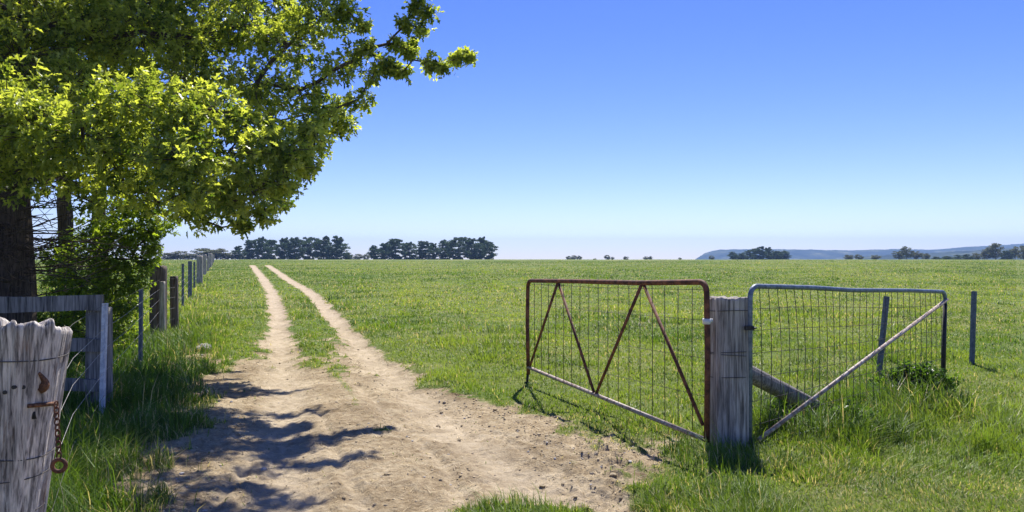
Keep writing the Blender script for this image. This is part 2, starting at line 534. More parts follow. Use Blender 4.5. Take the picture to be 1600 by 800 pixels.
build_grass()

# ------------------------------------------------------------------ loose clods and stones on the bare earth
def build_clods():
    n = 26000
    y = RNG.uniform(3.6, 15, n) ; x = RNG.uniform(-5, 3, n)
    y = 3.6 * (15 / 3.6) ** RNG.random(n)
    m, rut, dl, dr, da = dirt_parts(x, y)
    bank = np.exp(-((da + 0.35) / 0.4) ** 2)
    keep = (m > 0.45) & (RNG.random(n) < (0.12 + 0.8 * bank * (x > -0.8) + 0.25 * bank) * (1 - 0.8 * rut))
    x, y = x[keep], y[keep]; n = len(x)
    sz = np.clip(RNG.lognormal(-5.0, 0.45, n), 0.003, 0.022)
    z = gz(x, y)
    ico = np.array([(0, 0, 1), (.89, 0, .45), (.28, .85, .45), (-.72, .53, .45), (-.72, -.53, .45), (.28, -.85, .45), (.72, .53, -.45), (-.28, .85, -.45), (-.89, 0, -.45), (-.28, -.85, -.45), (.72, -.53, -.45), (0, 0, -1)])
    fc = np.array([(0, 1, 2), (0, 2, 3), (0, 3, 4), (0, 4, 5), (0, 5, 1), (1, 6, 2), (2, 7, 3), (3, 8, 4), (4, 9, 5), (5, 10, 1), (6, 7, 2), (7, 8, 3), (8, 9, 4), (9, 10, 5), (10, 6, 1), (11, 7, 6), (11, 8, 7), (11, 9, 8), (11, 10, 9), (11, 6, 10)])
    V = ico[None] * RNG.uniform(0.65, 1.3, (n, 12, 1)) * sz[:, None, None] * np.array([1.25, 1, .7])
    a = RNG.uniform(0, 6.28, n)[:, None]
    V = np.stack([V[:, :, 0] * np.cos(a) - V[:, :, 1] * np.sin(a), V[:, :, 0] * np.sin(a) + V[:, :, 1] * np.cos(a), V[:, :, 2]], 2)
    V += np.stack([x, y, z + sz * 0.25], 1)[:, None, :]
    c = np.array([0.46, 0.375, 0.24]) * RNG.uniform(0.6, 1.25, (n, 1))
    st = RNG.random(n) < 0.06; c[st] = np.array([0.42, 0.40, 0.37])
    F2 = (np.arange(n)[:, None, None] * 12 + fc[None]).reshape(-1, 3)
    m2, nt, out = mat('clods'); at = N(nt, 'ShaderNodeAttribute', attribute_name='tint'); principled(nt, out, at.outputs['Color'], 0.95, 0.1)
    o = np_mesh('clods', V.reshape(-1, 3), [F2], m2, color=np.repeat(c, 12, 0))
    tag(o, 'loose brown clods and small stones scattered over the bare earth', 'clods', kind='stuff')


build_clods()

# ------------------------------------------------------------------ timber posts
def timber(name, matl, base, top, r0, r1, parent=None, sides=64, rows=40, groove=0.012, jag=0.01, square=0.0, seed=0, offset=None, flare=0.0, dish=0.0, slope=0.0):
    """round or squared timber with split grain, weathered end grain on top"""
    base = np.asarray(base, float); top = np.asarray(top, float)
    ax = top - base; L = np.linalg.norm(ax); ax /= L
    u = np.cross(ax, [0, 1, 0.0]); 
    if np.linalg.norm(u) < 0.1: u = np.cross(ax, [1.0, 0, 0])
    u /= np.linalg.norm(u); w = np.cross(ax, u)
    th = np.arange(sides) / sides * 2 * math.pi
    ct, st_ = np.cos(th), np.sin(th)
    sq = 1.0 / np.maximum(np.abs(ct), np.abs(st_))
    shp = 1 + square * (np.minimum(sq, 1.3) - 1)
    fib = RNG.random(400)
    V = []
    # cyclic noise over the angle
    def cyc(f, z, s): return vnoise(ct * f + 50, st_ * f + 50 + z, s)
    tj = jag * ((cyc(5, 0, seed + 1) - 0.5) * 2 + (fib[(th / (2 * math.pi) * 46 + 3 * cyc(4, 0, seed + 8)).astype(int)] - 0.5) * 1.6)
    for i in range(rows + 1):
        t = i / rows
        g = (cyc(9, t * L * 0.8, seed + 3) - 0.5) + 0.7 * (cyc(22, t * L * 1.5, seed + 4) - 0.5)
        deep = np.clip(0.30 - np.abs(cyc(8, t * L * 0.35, seed + 5) - 0.5) * 4, 0, 1) * cyc(3, t * L, seed + 7)
        r = (r0 + (r1 - r0) * t + flare * max(0, 1 - t * 5)) * shp * (1 + 0.05 * (cyc(1.2, t * 2, seed + 6) - 0.5)) + groove * (g * 0.6 - deep * 3)
        if i == rows: r = r - groove * 0.5
        zz = t * (L + (tj - slope * np.clip(0.6 + st_ * (1 if w[1] > 0 else -1), 0, 2)) * (t ** 6))
        V.append(base + (r * ct)[:, None] * u + (r * st_)[:, None] * w + zz[:, None] * ax)
    n_r = 4
    for k in range(1, n_r + 1):                    # end grain
        q = 1 - k / (n_r + 1)
        zz = L + tj * (q ** 0.5) - slope * np.clip(0.6 + q * st_ * (1 if w[1] > 0 else -1), 0, 2) + jag * 0.7 * (vnoise(ct * 6 * q + 9, st_ * 6 * q + 9, seed + 9) - 0.5) - dish * (1 - q * q)
        V.append(base + (r * q * ct)[:, None] * u + (r * q * st_)[:, None] * w + zz[:, None] * ax)
    V = np.concatenate(V + [(base + ax * (L - dish - 0.6 * slope))[None, :]])
    tot = rows + 1 + n_r
    i = (np.arange(tot - 1)[:, None] * sides + np.arange(sides)[None, :])
    j = (np.arange(tot - 1)[:, None] * sides + (np.arange(sides)[None, :] + 1) % sides)
    Q = np.stack([i.ravel(), j.ravel(), (j + sides).ravel(), (i + sides).ravel()], 1)
    k = (tot - 1) * sides + np.arange(sides)
    T = np.stack([k, (tot - 1) * sides + (np.arange(sides) + 1) % sides, np.full(sides, len(V) - 1)], 1)
    return np_mesh(name, V, [Q, T], matl, parent, smooth=True, offset=offset)


def ring_wire(mb, c, rx, rad, tilt=0.0, n=40, sag=0.0, ax=(0, 0, 1)):
    pts = []
    for k in range(n + 1):
        a = 2 * math.pi * k / n
        pts.append(np.asarray(c) + [rx * math.cos(a), rx * math.sin(a), tilt * math.cos(a) + sag * math.sin(3 * a)])
    mb.tube(pts, rad, 6, False)


# --- near split post at the left edge
NB = P(-26, 0, 3.3); NB[2] = G(NB[0], NB[1]) - 0.25
NT = P(34, 493, 3.3)
post = thing('gate_post', (NB[0], NB[1], 0), 'thick silvery split timber gate post leaning in the left foreground with rusty fittings', 'gate post')
o_ = (NB[0], NB[1], 0)
post_timber = timber('timber', M['pale_wood'], NB, NT, 0.128, 0.186, post, 220, 90, 0.018, 0.015, 0.25, 3, o_, dish=0.03, slope=0.045)
LEAN = (NT - NB) / np.linalg.norm(NT - NB)


from mathutils.bvhtree import BVHTree
_pm = post_timber.data
_bvh = BVHTree.FromPolygons([v.co + Vector(o_) for v in _pm.vertices], [tuple(p.vertices) for p in _pm.polygons])


def on_post(px, py, out=0.0):
    """point on the weathered front face of the post, raised by out towards the lane"""
    q = P(px, py, 1.0) - np.array([0, 0, EYE]); q = q / np.linalg.norm(q)
    h = _bvh.ray_cast(Vector((0, 0, EYE)), Vector(q))
    d = h[3] if h[3] else 3.15
    return np.array([0, 0, EYE]) + q * (d - out)


for zc, tilt in ((1.09, 0.004), (0.70, -0.012), (0.60, 0.01), (0.43, 0.03)):
    t = (zc - NB[2]) / (NT[2] - NB[2]); c = NB + (NT - NB) * t
    mb = MB(); ring_wire(mb, c, 0.128 + 0.058 * t + 0.008, 0.0024, tilt, 48, 0.004)
    mb.build('wire_tie', M['wire'], post, offset=o_)
mb = MB()
mb.tube([on_post(q, 634 - (q - 46) * .09, 0.006) for q in (44, 54, 64, 74, 82, 89)], 0.0085, 8)
mb.build('staple_bar', M['bright_rust'], post, offset=o_)
mb = MB()
pts = [on_post(62 + 10 * math.sin(q) * (1 - 0.3 * q / 3), 612 - q * 9, 0.000) for q in np.linspace(0, 3.3, 9)]
mb.tube(pts, [0.012, 0.018, 0.02, 0.02, 0.017, 0.013, 0.01, 0.008, 0.006], 8)
mb.build('rusty_hook', M['bright_rust'], post, offset=o_)
for hx, hy in ((8, 613), (22, 605), (37, 605)):
    c = on_post(hx, hy, 0.001); mb = MB(); mb.tube([c + [0, 0.02, 0], c + [0, -0.003, 0]], 0.008, 12)
    mb.build('bolt_hole', M['black'], post, offset=o_)
mb = MB()
a, b = on_post(52, 644, 0.0), on_post(86, 640, 0.0)
mb.box((a + b) / 2 + [0, 0.008, -0.012], (b - a) / 2, (0, 0.012, 0), (0, 0, 0.016), 0.003)
mb.build('latch_slot', M['black'], post, offset=o_)

# --- chain and ring hanging from it
C0 = P(88, 628, 3.17); C1 = P(93, 716, 3.17)
ch = thing('chain', C0, 'short rusty chain with a round iron ring hanging beside the leaning split post', 'chain')
mb = MB()
nl = 10
for k in range(nl):
    c = C0 + (C1 - C0) * ((k + 0.5) / nl)
    ax = np.array([1.0, 0.2, 0]) if k % 2 else np.array([0.35, 1.0, 0]); ax /= np.linalg.norm(ax)
    mb.torus(c, 0.0085, 0.0032, ax, np.array([0.05, 0, 1.0]), 14, 6, 1.75)
mb.build('links', M['rust'], ch, offset=C0)
mb = MB()
mb.torus(P(93, 727, 3.17), 0.024, 0.0085, np.array([0.96, 0.28, 0]), np.array([0, 0, 1.0]), 28, 10)
mb.build('ring', M['rust'], ch, offset=C0)

# --- strainer post between the two gates
SX, SY = (1138 - 800) / F * 6.42, 6.42
sp = thing('strainer_post', (SX, SY, 0), 'stout grey weathered timber strainer post standing between the two pipe gates', 'gate post')
so = (SX, SY, 0)
timber('timber', M['grey_wood'], (SX + 0.0, SY, -0.3), (SX, SY, 1.19), 0.172, 0.160, sp, 128, 70, 0.007, 0.008, 0.35, 13, so, dish=0.006)
for zc, tl in ((0.76, 0.006), (0.735, -0.01), (0.56, 0.004), (1.09, 0.003)):
    mb = MB(); ring_wire(mb, (SX, SY, zc), 0.176, 0.0028, tl, 48, 0.003)
    mb.build('wire_tie', M['wire'], sp, offset=so)

# --- log stay propped behind it
A = np.array([SX + 0.11, SY + 0.13, 0.60]); B = np.array([3.12, 8.0, G(3.12, 8.0) - 0.03])
M['log_wood'] = wood_mat('lichened_log', (0.13, 0.12, 0.11), (0.34, 0.315, 0.285), (0.22, 0.15, 0.03), 0.6)
lg = thing('log_stay', (B[0], B[1], 0), 'round grey log propped slanting from the strainer post into the grass', 'log')
timber('timber', M['log_wood'], B, A, 0.078, 0.072, lg, 48, 30, 0.007, 0.006, 0, 23, (B[0], B[1], 0))

# ------------------------------------------------------------------ gates
def on_plane(px, py, A, B, off=0.0):
    """pixel ray met with the vertical plane through A and B (plan points), pushed off along the normal"""
    (ax, ay), (bx, by) = A, B
    k = (px - 800.0) / F
    dx, dy = bx - ax, by - ay
    d = (ax * dy - ay * dx) / (k * dy - dx)
    p = P(px, py, d)
    nn = np.array([dy, -dx, 0]) / math.hypot(dx, dy)
    if nn[1] > 0: nn = -nn
    return p + nn * off


def arc_path(pts, r=0.12, n=6):
    """polyline with rounded corners"""
    out = [np.asarray(pts[0])]
    for a, b, c in zip(pts[:-2], pts[1:-1], pts[2:]):
        a, b, c = map(np.asarray, (a, b, c))
        u = (a - b) / np.linalg.norm(a - b); w = (c - b) / np.linalg.norm(c - b)
        p, q = b + u * r, b + w * r
        for k in range(n + 1):
            t = k / n
            out.append((1 - t) ** 2 * p + 2 * t * (1 - t) * b + t * t * q)
    out.append(np.asarray(pts[-1]))
    return out


# left gate
LA, LB = ((1105 - 800) / F * 6.18, 6.18), ((825 - 800) / F * 9.6, 9.6)
def gl(px, py, off=0.0): return on_plane(px, py, LA, LB, off)
gate = thing('pipe_gate', (LA[0], LA[1], 0), 'rust brown pipe gate with zigzag braces and white hinge strap', 'gate')
go = (LA[0], LA[1], 0)
mb = MB()
fr = arc_path([gl(1104, 690), gl(1105.5, 560), gl(1104, 440.5), gl(1000, 442), gl(900, 439.5), gl(825, 438.5), gl(824, 500), gl(825.5, 585)], 0.10, 7)
mb.tube(fr, 0.0235, 12)
mb.build('frame', M['rust'], gate, offset=go)
mb = MB(); mb.tube([gl(826, 574), gl(1100, 686)], 0.0200, 12); mb.build('bottom_rail', M['bare'], gate, offset=go)
for p, q in (((828, 572), (871, 443)), ((873, 443), (929, 616)), ((931, 616), (1003, 443)), ((1005, 443), (1098, 664))):
    mb = MB(); mb.tube([gl(*p), gl(*q)], 0.0150, 10); mb.build('brace', M['rust'], gate, offset=go)


def lerp_on(a, b, t): return (a[0] + (b[0] - a[0]) * t, a[1] + (b[1] - a[1]) * t)


mb = MB()
nv = 18
for k in range(1, nv):
    s = k / nv
    q = np.array(LA) + (np.array(LB) - np.array(LA)) * s
    zt = 1.312 - 0.075 * s - 0.03; zb = 0.115 + 0.08 * s
    mb.tube([(q[0], q[1], zt), (q[0] + random.uniform(-.004, .004), q[1], (zt + zb) / 2), (q[0], q[1], zb)], 0.0034, 5)
for zz in (1.26, 1.02, 0.72, 0.42):
    mb.tube([(LA[0], LA[1], zz), ((LA[0] + LB[0]) / 2, (LA[1] + LB[1]) / 2, zz - 0.045), (LB[0], LB[1], zz - 0.06)], 0.0020, 5)
mb.build('wire_mesh', M['wire'], gate, offset=go)
mb = MB(); c = gl(1104, 502)
mb.tube([c + [0, 0, .022], c - [0, 0, .022]], 0.031, 14); mb.box(c + [0.038, 0.02, 0.005], (0.014, 0.006, 0), (-0.002, 0.005, 0), (0, 0, 0.014))
mb.build('hinge_strap', M['white'], gate, offset=go)
mb = MB(); mb.tube([gl(825, 580), gl(823, 605)], 0.016, 8); c = gl(823, 600); mb.box(c, (0.03, 0, 0), (0, 0.02, 0), (0, 0, 0.03), 0.004)
mb.build('drop_bolt', M['black'], gate, offset=go)

# right gate
RA, RB = ((1172 - 800) / F * 6.30, 6.30), ((1477 - 800) / F * 8.75, 8.75)
def gr(px, py, off=0.0): return on_plane(px, py, RA, RB, off)
g2 = thing('mesh_gate', (RA[0], RA[1], 0), 'blue grey galvanised pipe gate with sagging wire mesh and one pale diagonal bar', 'gate')
go = (RA[0], RA[1], 0)
mb = MB()
mb.tube(arc_path([gr(1171, 694), gr(1172, 447), gr(1270, 449.5), gr(1330, 453.5), gr(1420, 454), gr(1477, 456), gr(1476.4, 478)], 0.11, 8), 0.0210, 12)
mb.build('frame', M['galv'], g2, offset=go)
mb = MB(); mb.tube([gr(1476.5, 474), gr(1473, 606)], 0.0222, 12); mb.build('end_upright', M['black'], g2, offset=go)
mb = MB(); mb.tube([gr(1178, 687, 0.03), gr(1330, 572, 0.045), gr(1475, 468, 0.03)], 0.0190, 12); mb.build('brace', M['bare'], g2, offset=go)
mb = MB(); mb.tube([gr(1172, 700), gr(1473, 618)], 0.017, 10); mb.build('bottom_rail', M['galv'], g2, offset=go)
mb = MB()
nv = 29
zt0, zt1 = gr(1172, 450)[2], gr(1477, 458)[2]
zb0, zb1 = gr(1172, 688)[2], gr(1474, 594)[2]
for k in range(1, nv):
    s = k / nv
    q = np.array(RA) + (np.array(RB) - np.array(RA)) * s
    bow = 0.05 * math.sin(s * 9) * (1 - s * .5) + random.uniform(-.012, .012)
    zt = zt0 + (zt1 - zt0) * s; zb = zb0 + (zb1 - zb0) * s
    pts = []
    for j in range(9):
        u = j / 8
        o = bow * math.sin(u * math.pi) * (1 - .3 * u)
        pts.append((q[0] + o * 0.77 + (1 - s) * 0.05 * u * (1 - u), q[1] + o * 0.63, zt + (zb - zt) * u))
    mb.tube(pts, 0.0031, 5)
for j, u in enumerate((0.14, 0.29, 0.44, 0.59, 0.74, 0.9)):
    pts = []
    for k in range(13):
        s = k / 12
        q = np.array(RA) + (np.array(RB) - np.array(RA)) * s
        pts.append((q[0], q[1], zt0 + (zt1 - zt0) * s + (zb0 - zt0 + (zb1 - zt1 - zb0 + zt0) * s) * u + 0.012 * math.sin(s * 7 + j)))
    mb.tube(pts, 0.0024, 5)
mb.build('wire_mesh', M['wire'], g2, offset=go)
mb = MB(); c = gr(1166, 512, 0.028)
mb.box(c, (0.034, 0, 0), (0, 0.016, 0), (0, 0, 0.017)); mb.torus(c + [0.03, 0, 0], 0.022, 0.007, np.array([1, 0, 0.]), np.array([0, 1.0, 0]), 16, 8)
mb.build('latch', M['black'], g2, offset=go, smooth=False)

# ------------------------------------------------------------------ steel posts in the paddock on the right
def star_post(name, a, b, parent=None, offset=None, w=0.030, m='steel_post'):
    """Y-section steel picket between two points"""
    a, b = np.asarray(a, float), np.asarray(b, float)
    mb = MB(); ax = (b - a) / np.linalg.norm(b - a)
    ref = np.array([0.3, 1.0, 0.0]); u = np.cross(ax, ref); u /= np.linalg.norm(u); v = np.cross(ax, u)
    for k in range(3):
        q = 2 * math.pi * k / 3 + 0.5
        dr = math.cos(q) * u + math.sin(q) * v; pr = np.cross(ax, dr)
        mb.box((a + b) / 2 + dr * w * 0.55, dr * w * 0.55, pr * 0.0045, (b - a) / 2 + ax * 0.001 * k)
    return mb.build(name, M[m], parent, smooth=False, offset=offset)


def single_star(a, b, label):
    t = thing('steel_post', (a[0], a[1], 0), label, 'fence post', 'steel posts in the paddock')
    star_post('picket', a, b, t, (a[0], a[1], 0), 0.036)


a = P(1370, 590, 10.15); a[2] = -0.2
single_star(a, P(1385, 463, 10.15), 'leaning blue grey steel post seen through the mesh gate')
a = P(1517, 570, 11.2); a[2] = -0.2
single_star(a, P(1521.5, 455, 11.2), 'upright blue grey steel post standing clear of the mesh gate')

# ------------------------------------------------------------------ old post-and-rail panel on the left
RX, RY = P(150, 0, 7.6)[:2]
rf = thing('rail_fence', (RX, RY, 0), 'old grey timber rail fence with three boards behind the leaning split post', 'fence')
ro = (RX, RY, 0)
def board(name, x0, x1, zc, hh, yc, th=0.022, m='rail_wood', seed=0):
    n = 16; mb = MB()
    pts = []
    V = []
    for k in range(n + 1):
        x = x0 + (x1 - x0) * k / n
        zz = zc + 0.012 * math.sin(k * 0.9 + seed) + random.uniform(-.003, .003); h2 = hh * (1 + random.uniform(-.05, .05))
        V += [(x, yc - th, zz - h2), (x, yc + th, zz - h2), (x, yc + th, zz + h2), (x, yc - th, zz + h2)]
    mb.v = [np.array(v) for v in V]
    for k in range(n):
        for j in range(4):
            mb.f.append((4 * k + j, 4 * k + (j + 1) % 4, 4 * k + 4 + (j + 1) % 4, 4 * k + 4 + j))
    mb.f += [(3, 2, 1, 0), (4 * n, 4 * n + 1, 4 * n + 2, 4 * n + 3)]
    return mb.build(name, M[m], rf, smooth=False, offset=ro)
timber('post', M['rail_wood'], (RX, RY + 0.06, -0.3), (RX, RY + 0.06, 1.03), 0.098, 0.094, rf, 64, 20, 0.004, 0.006, 0.9, 33, ro)
timber('post', M['rail_wood'], (RX - 3.0, RY + 0.06, -0.3), (RX - 3.0, RY + 0.06, 1.05), 0.098, 0.094, rf, 64, 20, 0.004, 0.006, 0.9, 35, ro)
for zc, hh, sd in ((1.075, 0.074, 0), (0.67, 0.062, 1), (0.30, 0.056, 2)):
    board('rail', RX - 3.6, RX + 0.10, zc, hh, RY - 0.062, 0.022, 'rail_wood', sd)

# ------------------------------------------------------------------ wire fence along the lane
wf = thing('wire_fence', (fence_x(8), 8, 0), 'long wire fence of timber and steel posts running along the lane to the far trees', 'fence')
fo = (fence_x(8), 8, 0)


def fpost(px, d, top_py, width_px, kind, lean=(0, 0), seed=0, label=None, m='dark_wood'):
    b = P(px, 0, d); b[2] = G(b[0], b[1]) - 0.2
    t = P(px + lean[0], top_py, d + lean[1])
    r = width_px / 2 / F * d
    if kind == 'wood':
        o = timber('timber_post', M[m], b, t, r, r * 0.96, wf, 40, 24, r * 0.05, r * 0.12, 0.4, seed, fo)
    else:
        o = star_post('steel_post', b, t, wf, fo, max(r * 1.3, 0.022), kind)
    if label: o['label'] = label
    return o


fpost(159, 7.30, 474, 7, 'pale_galv', (6, 0), 0, 'pale galvanised steel post')
fpost(220, 10.8, 452, 5, 'steel_post', (1, 0))
fpost(247, 15.4, 416, 24, 'wood', (1, 0), 41, 'broad brown timber post')
fpost(254, 15.0, 440, 8, 'wood', (0, 0), 45, 'short narrow post', 'grey_wood')
fpost(273, 16.3, 432, 12, 'wood', (-1, 0), 43, 'narrow dark timber post')
for px, d, tp, w, kd in ((286, 24, 412, 3, 'steel_post'), (297.5, 29, 408, 5, 'steel_post'), (304, 37, 409, 2.5, 'steel_post'), (312, 44, 400, 9, 'wood'),
                         (320, 62, 398, 5, 'wood'), (325, 72, 400, 3, 'wood'), (328, 85, 396, 6, 'wood'), (331, 104, 398, 3, 'wood'), (333, 126, 398, 3.5, 'wood')):
    fpost(px, d, tp, w, kd, (0, 0), int(d), None, 'grey_wood')
line = [(-2.02, 3.32), (fence_x(5.5), 5.5), P(162, 0, 7.3)[:2], (fence_x(9), 9), P(221, 0, 10.75)[:2], P(249, 0, 15.2)[:2], P(273, 0, 16.2)[:2], P(297, 0, 29)[:2], P(312, 0, 43.8)[:2], P(328, 0, 85)[:2], P(333, 0, 126)[:2]]
for j, (z0, zf) in enumerate(((1.06, 1.10), (0.80, 0.92), (0.62, 0.72), (0.42, 0.50), (0.20, 0.28))):
    pts = []
    for k, (x, y) in enumerate(line):
        f = min(1, k / 4)
        pts.append((x + 0.012, y - 0.01, float(crest(y)) + z0 * (1 - f) + zf * f - (0.02 if k in (1, 3) else 0)))
    mb = MB(); mb.tube(pts, 0.0019, 6); mb.build('wire', M['bright_wire' if j in (1, 2, 3) else 'wire'], wf, offset=fo)
for (px, py, d) in ((110, 561, 3.7), (141, 587, 6.0)):
    c = P(px, py, d)
mb = MB(); c = np.array([fence_x(3.95) + 0.02, 3.95, 0.975]); mb.tube([c - [0.02, -0.03, 0.0], c, c + [0.02, -0.03, 0.0]], [0.006, 0.014, 0.006], 10)
mb.build('insulator', M['white'], wf, offset=fo)

# ------------------------------------------------------------------ rock
def rock(px, py, size, label):
    x, y = ground_px(px, py)
    r = thing('rock', (x, y, 0), label, 'rock')
    n, m = 20, 12
    V = []
    for i in range(m + 1):
        ph = math.pi * i / m
        for k in range(n):
            th = 2 * math.pi * k / n
            d = np.array([math.sin(ph) * math.cos(th), math.sin(ph) * math.sin(th), math.cos(ph)])
            rr = 1 + 0.5 * (float(vnoise(d[0] * 1.8 + d[2] + 9, d[1] * 1.8 - d[2] + 4, 5)) - .5) + 0.25 * (float(vnoise(d[0] * 5 + 9, d[1] * 5 + d[2] * 5, 6)) - .5)
            V.append(d * rr * [size, size * .8, size * .62] + [0, 0, G(x, y) + size * .3])
    i = (np.arange(m)[:, None] * n + np.arange(n)).ravel(); j = (np.arange(m)[:, None] * n + (np.arange(n) + 1) % n).ravel()
    np_mesh('boulder', V, [np.stack([i, j, j + n, i + n], 1)], M['stone'], r, smooth=False)


rock(319, 546, 0.125, 'pale stone lying at the edge of the bare earth beside the lane fence')

# ------------------------------------------------------------------ trees
LX = np.array([0, .2, .36, .5, .7, .82, 1.0]); LY = np.array([0, .035, .23, .075, .27, .08, 0])


def leaf_cloud(pos, direction, size, tint, up_bias=0.35):
    """oak leaves: two folded lobed halves each; pos (n,3), direction (n,3)"""
    n = len(pos)
    d = direction / (np.linalg.norm(direction, axis=1, keepdims=True) + 1e-9)
    up = RNG.normal(0, 0.5, (n, 3)) + [0, 0, 1.0]
    s = np.cross(d, up); s /= np.linalg.norm(s, axis=1, keepdims=True) + 1e-9
    nn = np.cross(s, d)
    fold = RNG.uniform(0.1, 0.6, n)[:, None]; droop = RNG.uniform(0.0, 0.45, n)[:, None]
    V = np.zeros((n, 12, 3))
    sz = size[:, None]
    def put(lx, ly): return pos + d * (lx * sz) + s * (ly * sz) + nn * (abs(ly) * fold * sz - droop * lx * lx * sz)
    for k in range(7): V[:, k] = put(LX[k], LY[k])
    for k in range(1, 6): V[:, 6 + k] = put(LX[k], -LY[k])
    b = np.arange(n)[:, None] * 12
    f1 = b + np.array([[0, 6, 5, 4, 3, 2, 1]]); f2 = b + np.array([[0, 7, 8, 9, 10, 11, 6]])
    return V.reshape(-1, 3), np.concatenate([f1, f2]), np.repeat(tint, 12, 0)


def skeleton(trunk_pts, trunk_r, targets, seed=0, rmin=0.008, split=False):
    """branches grown greedily from the trunk to every clump centre"""
    rnd = random.Random(seed)
    nodes = [np.asarray(p, float) for p in trunk_pts]; par = [-1] + list(range(len(trunk_pts) - 1))
    nt = len(nodes)
    cen = np.mean(trunk_pts, 0)
    order = sorted(range(len(targets)), key=lambda i: np.linalg.norm(targets[i] - np.asarray(trunk_pts[-1])))
    for i in order:
        tg = targets[i]
        best, bi = 1e9, 0
        for k, nd in enumerate(nodes):
            if k < 2: continue
            v = tg - nd; L = np.linalg.norm(v)
            cost = L + 0.5 * max(0, nd[2] - tg[2]) + (0.25 if k < nt else 0)
            if cost < best: best, bi = cost, k
        a = nodes[bi]; L = np.linalg.norm(tg - a); ns = max(2, int(L / 0.35)); prev = bi
        mid = (a + tg) / 2 + np.array([rnd.uniform(-.12, .12) * L, rnd.uniform(-.12, .12) * L, rnd.uniform(0.02, .16) * L])
        for j in range(1, ns + 1):
            t = j / ns
            p = (1 - t) ** 2 * a + 2 * t * (1 - t) * mid + t * t * tg
            if j < ns: p = p + np.array([rnd.gauss(0, .03) for _ in range(3)])
            nodes.append(p); par.append(prev); prev = len(nodes) - 1
    n = len(nodes); area = [0.0] * n; kids = [[] for _ in range(n)]
    for k in range(1, n): kids[par[k]].append(k)
    for k in range(n - 1, 0, -1):
        if not kids[k]: area[k] = rmin ** 2.2
        area[par[k]] += area[k] * 1.01
    rad = [min(max(area[k] ** (1 / 2.2), rmin), trunk_r * 0.6) for k in range(n)]
    mb = MB(); limbs = {}
    for k in range(nt, n):                             # chains
        p = par[k]
        starts = p < nt or kids[p][0] != k
        if starts:
            chain = [p, k]
            while kids[chain[-1]]: chain.append(kids[chain[-1]][0])
            rr = [rad[chain[1]]] + [rad[c] for c in chain[1:]]
            if split:
                q = p
                while q >= nt: q = par[q]
                mb = limbs.setdefault(q, MB())
            mb.tube([nodes[c] for c in chain], rr, 7 if rr[0] < .03 else 10, False)
    return list(limbs.values()) if split else mb


def clump_leaves(clumps, shoots_per, leaf, base_col, tip_col, rnd_seed=0, twig_mb=None):
    """clumps: (centre, radius, density); shoots radiate from each clump and carry leaf rosettes"""
    pos, dr, sz, col = [], [], [], []
    for c, r, dens in clumps:
        ns = max(18 if dens >= 0.5 else 8, int(shoots_per * dens * (r / 0.5) ** 2))
        d = RNG.normal(0, 1, (ns, 3)); d /= np.linalg.norm(d, axis=1, keepdims=True)
        d[:, 2] = d[:, 2] * 0.75 + 0.1
        rad = r * RNG.uniform(0.35, 1.0, ns) ** 0.6 * (0.75 + 0.6 * vnoise(d[:, 0] * 1.7 + c[0] * 3, d[:, 1] * 1.7 + d[:, 2] * 2 + c[1] * 3, 91))
        tipp = c + d * rad[:, None]
        shoot = d + RNG.normal(0, 0.45, (ns, 3)) + [0, 0, 0.15]
        shoot /= np.linalg.norm(shoot, axis=1, keepdims=True)
        bc = RNG.normal(0, 0.25, (ns, 1))
        sl = RNG.uniform(0.10, 0.28, ns)
        for k in range(ns):
            nl = RNG.integers(7, 12)
            t = RNG.random(nl) ** 0.6
            p = tipp[k] - shoot[k] * (sl[k] * (1 - t))[:, None]
            rd = RNG.normal(0, 1, (nl, 3)); rd /= np.linalg.norm(rd, axis=1, keepdims=True)
            pos.append(p); dr.append(shoot[k] * RNG.uniform(0.1, 0.9, nl)[:, None] + rd * 0.85 + [0, 0, -0.12])
            sz.append(leaf * RNG.uniform(0.65, 1.2, nl) * (0.8 + 0.3 * (1 - t)))
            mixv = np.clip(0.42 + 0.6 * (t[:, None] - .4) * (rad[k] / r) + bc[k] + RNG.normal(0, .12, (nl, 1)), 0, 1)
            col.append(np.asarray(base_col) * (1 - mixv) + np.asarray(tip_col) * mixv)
            if twig_mb is not None and k % 3 == 0:
                twig_mb.tube([c + d[k] * rad[k] * 0.25, c + d[k] * rad[k] * 0.65 + RNG.normal(0, .02, 3), tipp[k]], [0.006, 0.0045, 0.003], 4, False)
    return leaf_cloud(np.concatenate(pos), np.concatenate(dr), np.concatenate(sz), np.concatenate(col))


def trunk_mesh(mb, pts, r0, r1, parent, off, seed):
    pts = [np.asarray(p, float) for p in pts]
    n = len(pts); rows = 40; sides = 40
    V = []
    L = np.linalg.norm(pts[-1] - pts[0])
    th = np.arange(sides) / sides * 2 * math.pi
    for i in range(rows + 1):
        t = i / rows; q = t * (n - 1); k = min(int(q), n - 2); f = q - k
        c = pts[k] * (1 - f) + pts[k + 1] * f
        r = r0 + (r1 - r0) * t + r0 * 0.5 * math.exp(-t * 14)
        g = (vnoise(np.cos(th) * 5 + 20, np.sin(th) * 5 + 20 + t * L * .6, seed) - .5) * 0.10 * r0 * 2 + (vnoise(np.cos(th) * 12 + 20, np.sin(th) * 12 + 20 + t * L * 2, seed + 1) - .5) * 0.05
        V.append(np.stack([c[0] + (r + g) * np.cos(th), c[1] + (r + g) * np.sin(th), np.full(sides, c[2])], 1))
    V = np.concatenate(V)
    i = (np.arange(rows)[:, None] * sides + np.arange(sides)).ravel(); j = (np.arange(rows)[:, None] * sides + (np.arange(sides) + 1) % sides).ravel()
    return np_mesh('trunk', V, [np.stack([i, j, j + sides, i + sides], 1)], M['bark'], parent, smooth=True, offset=off)


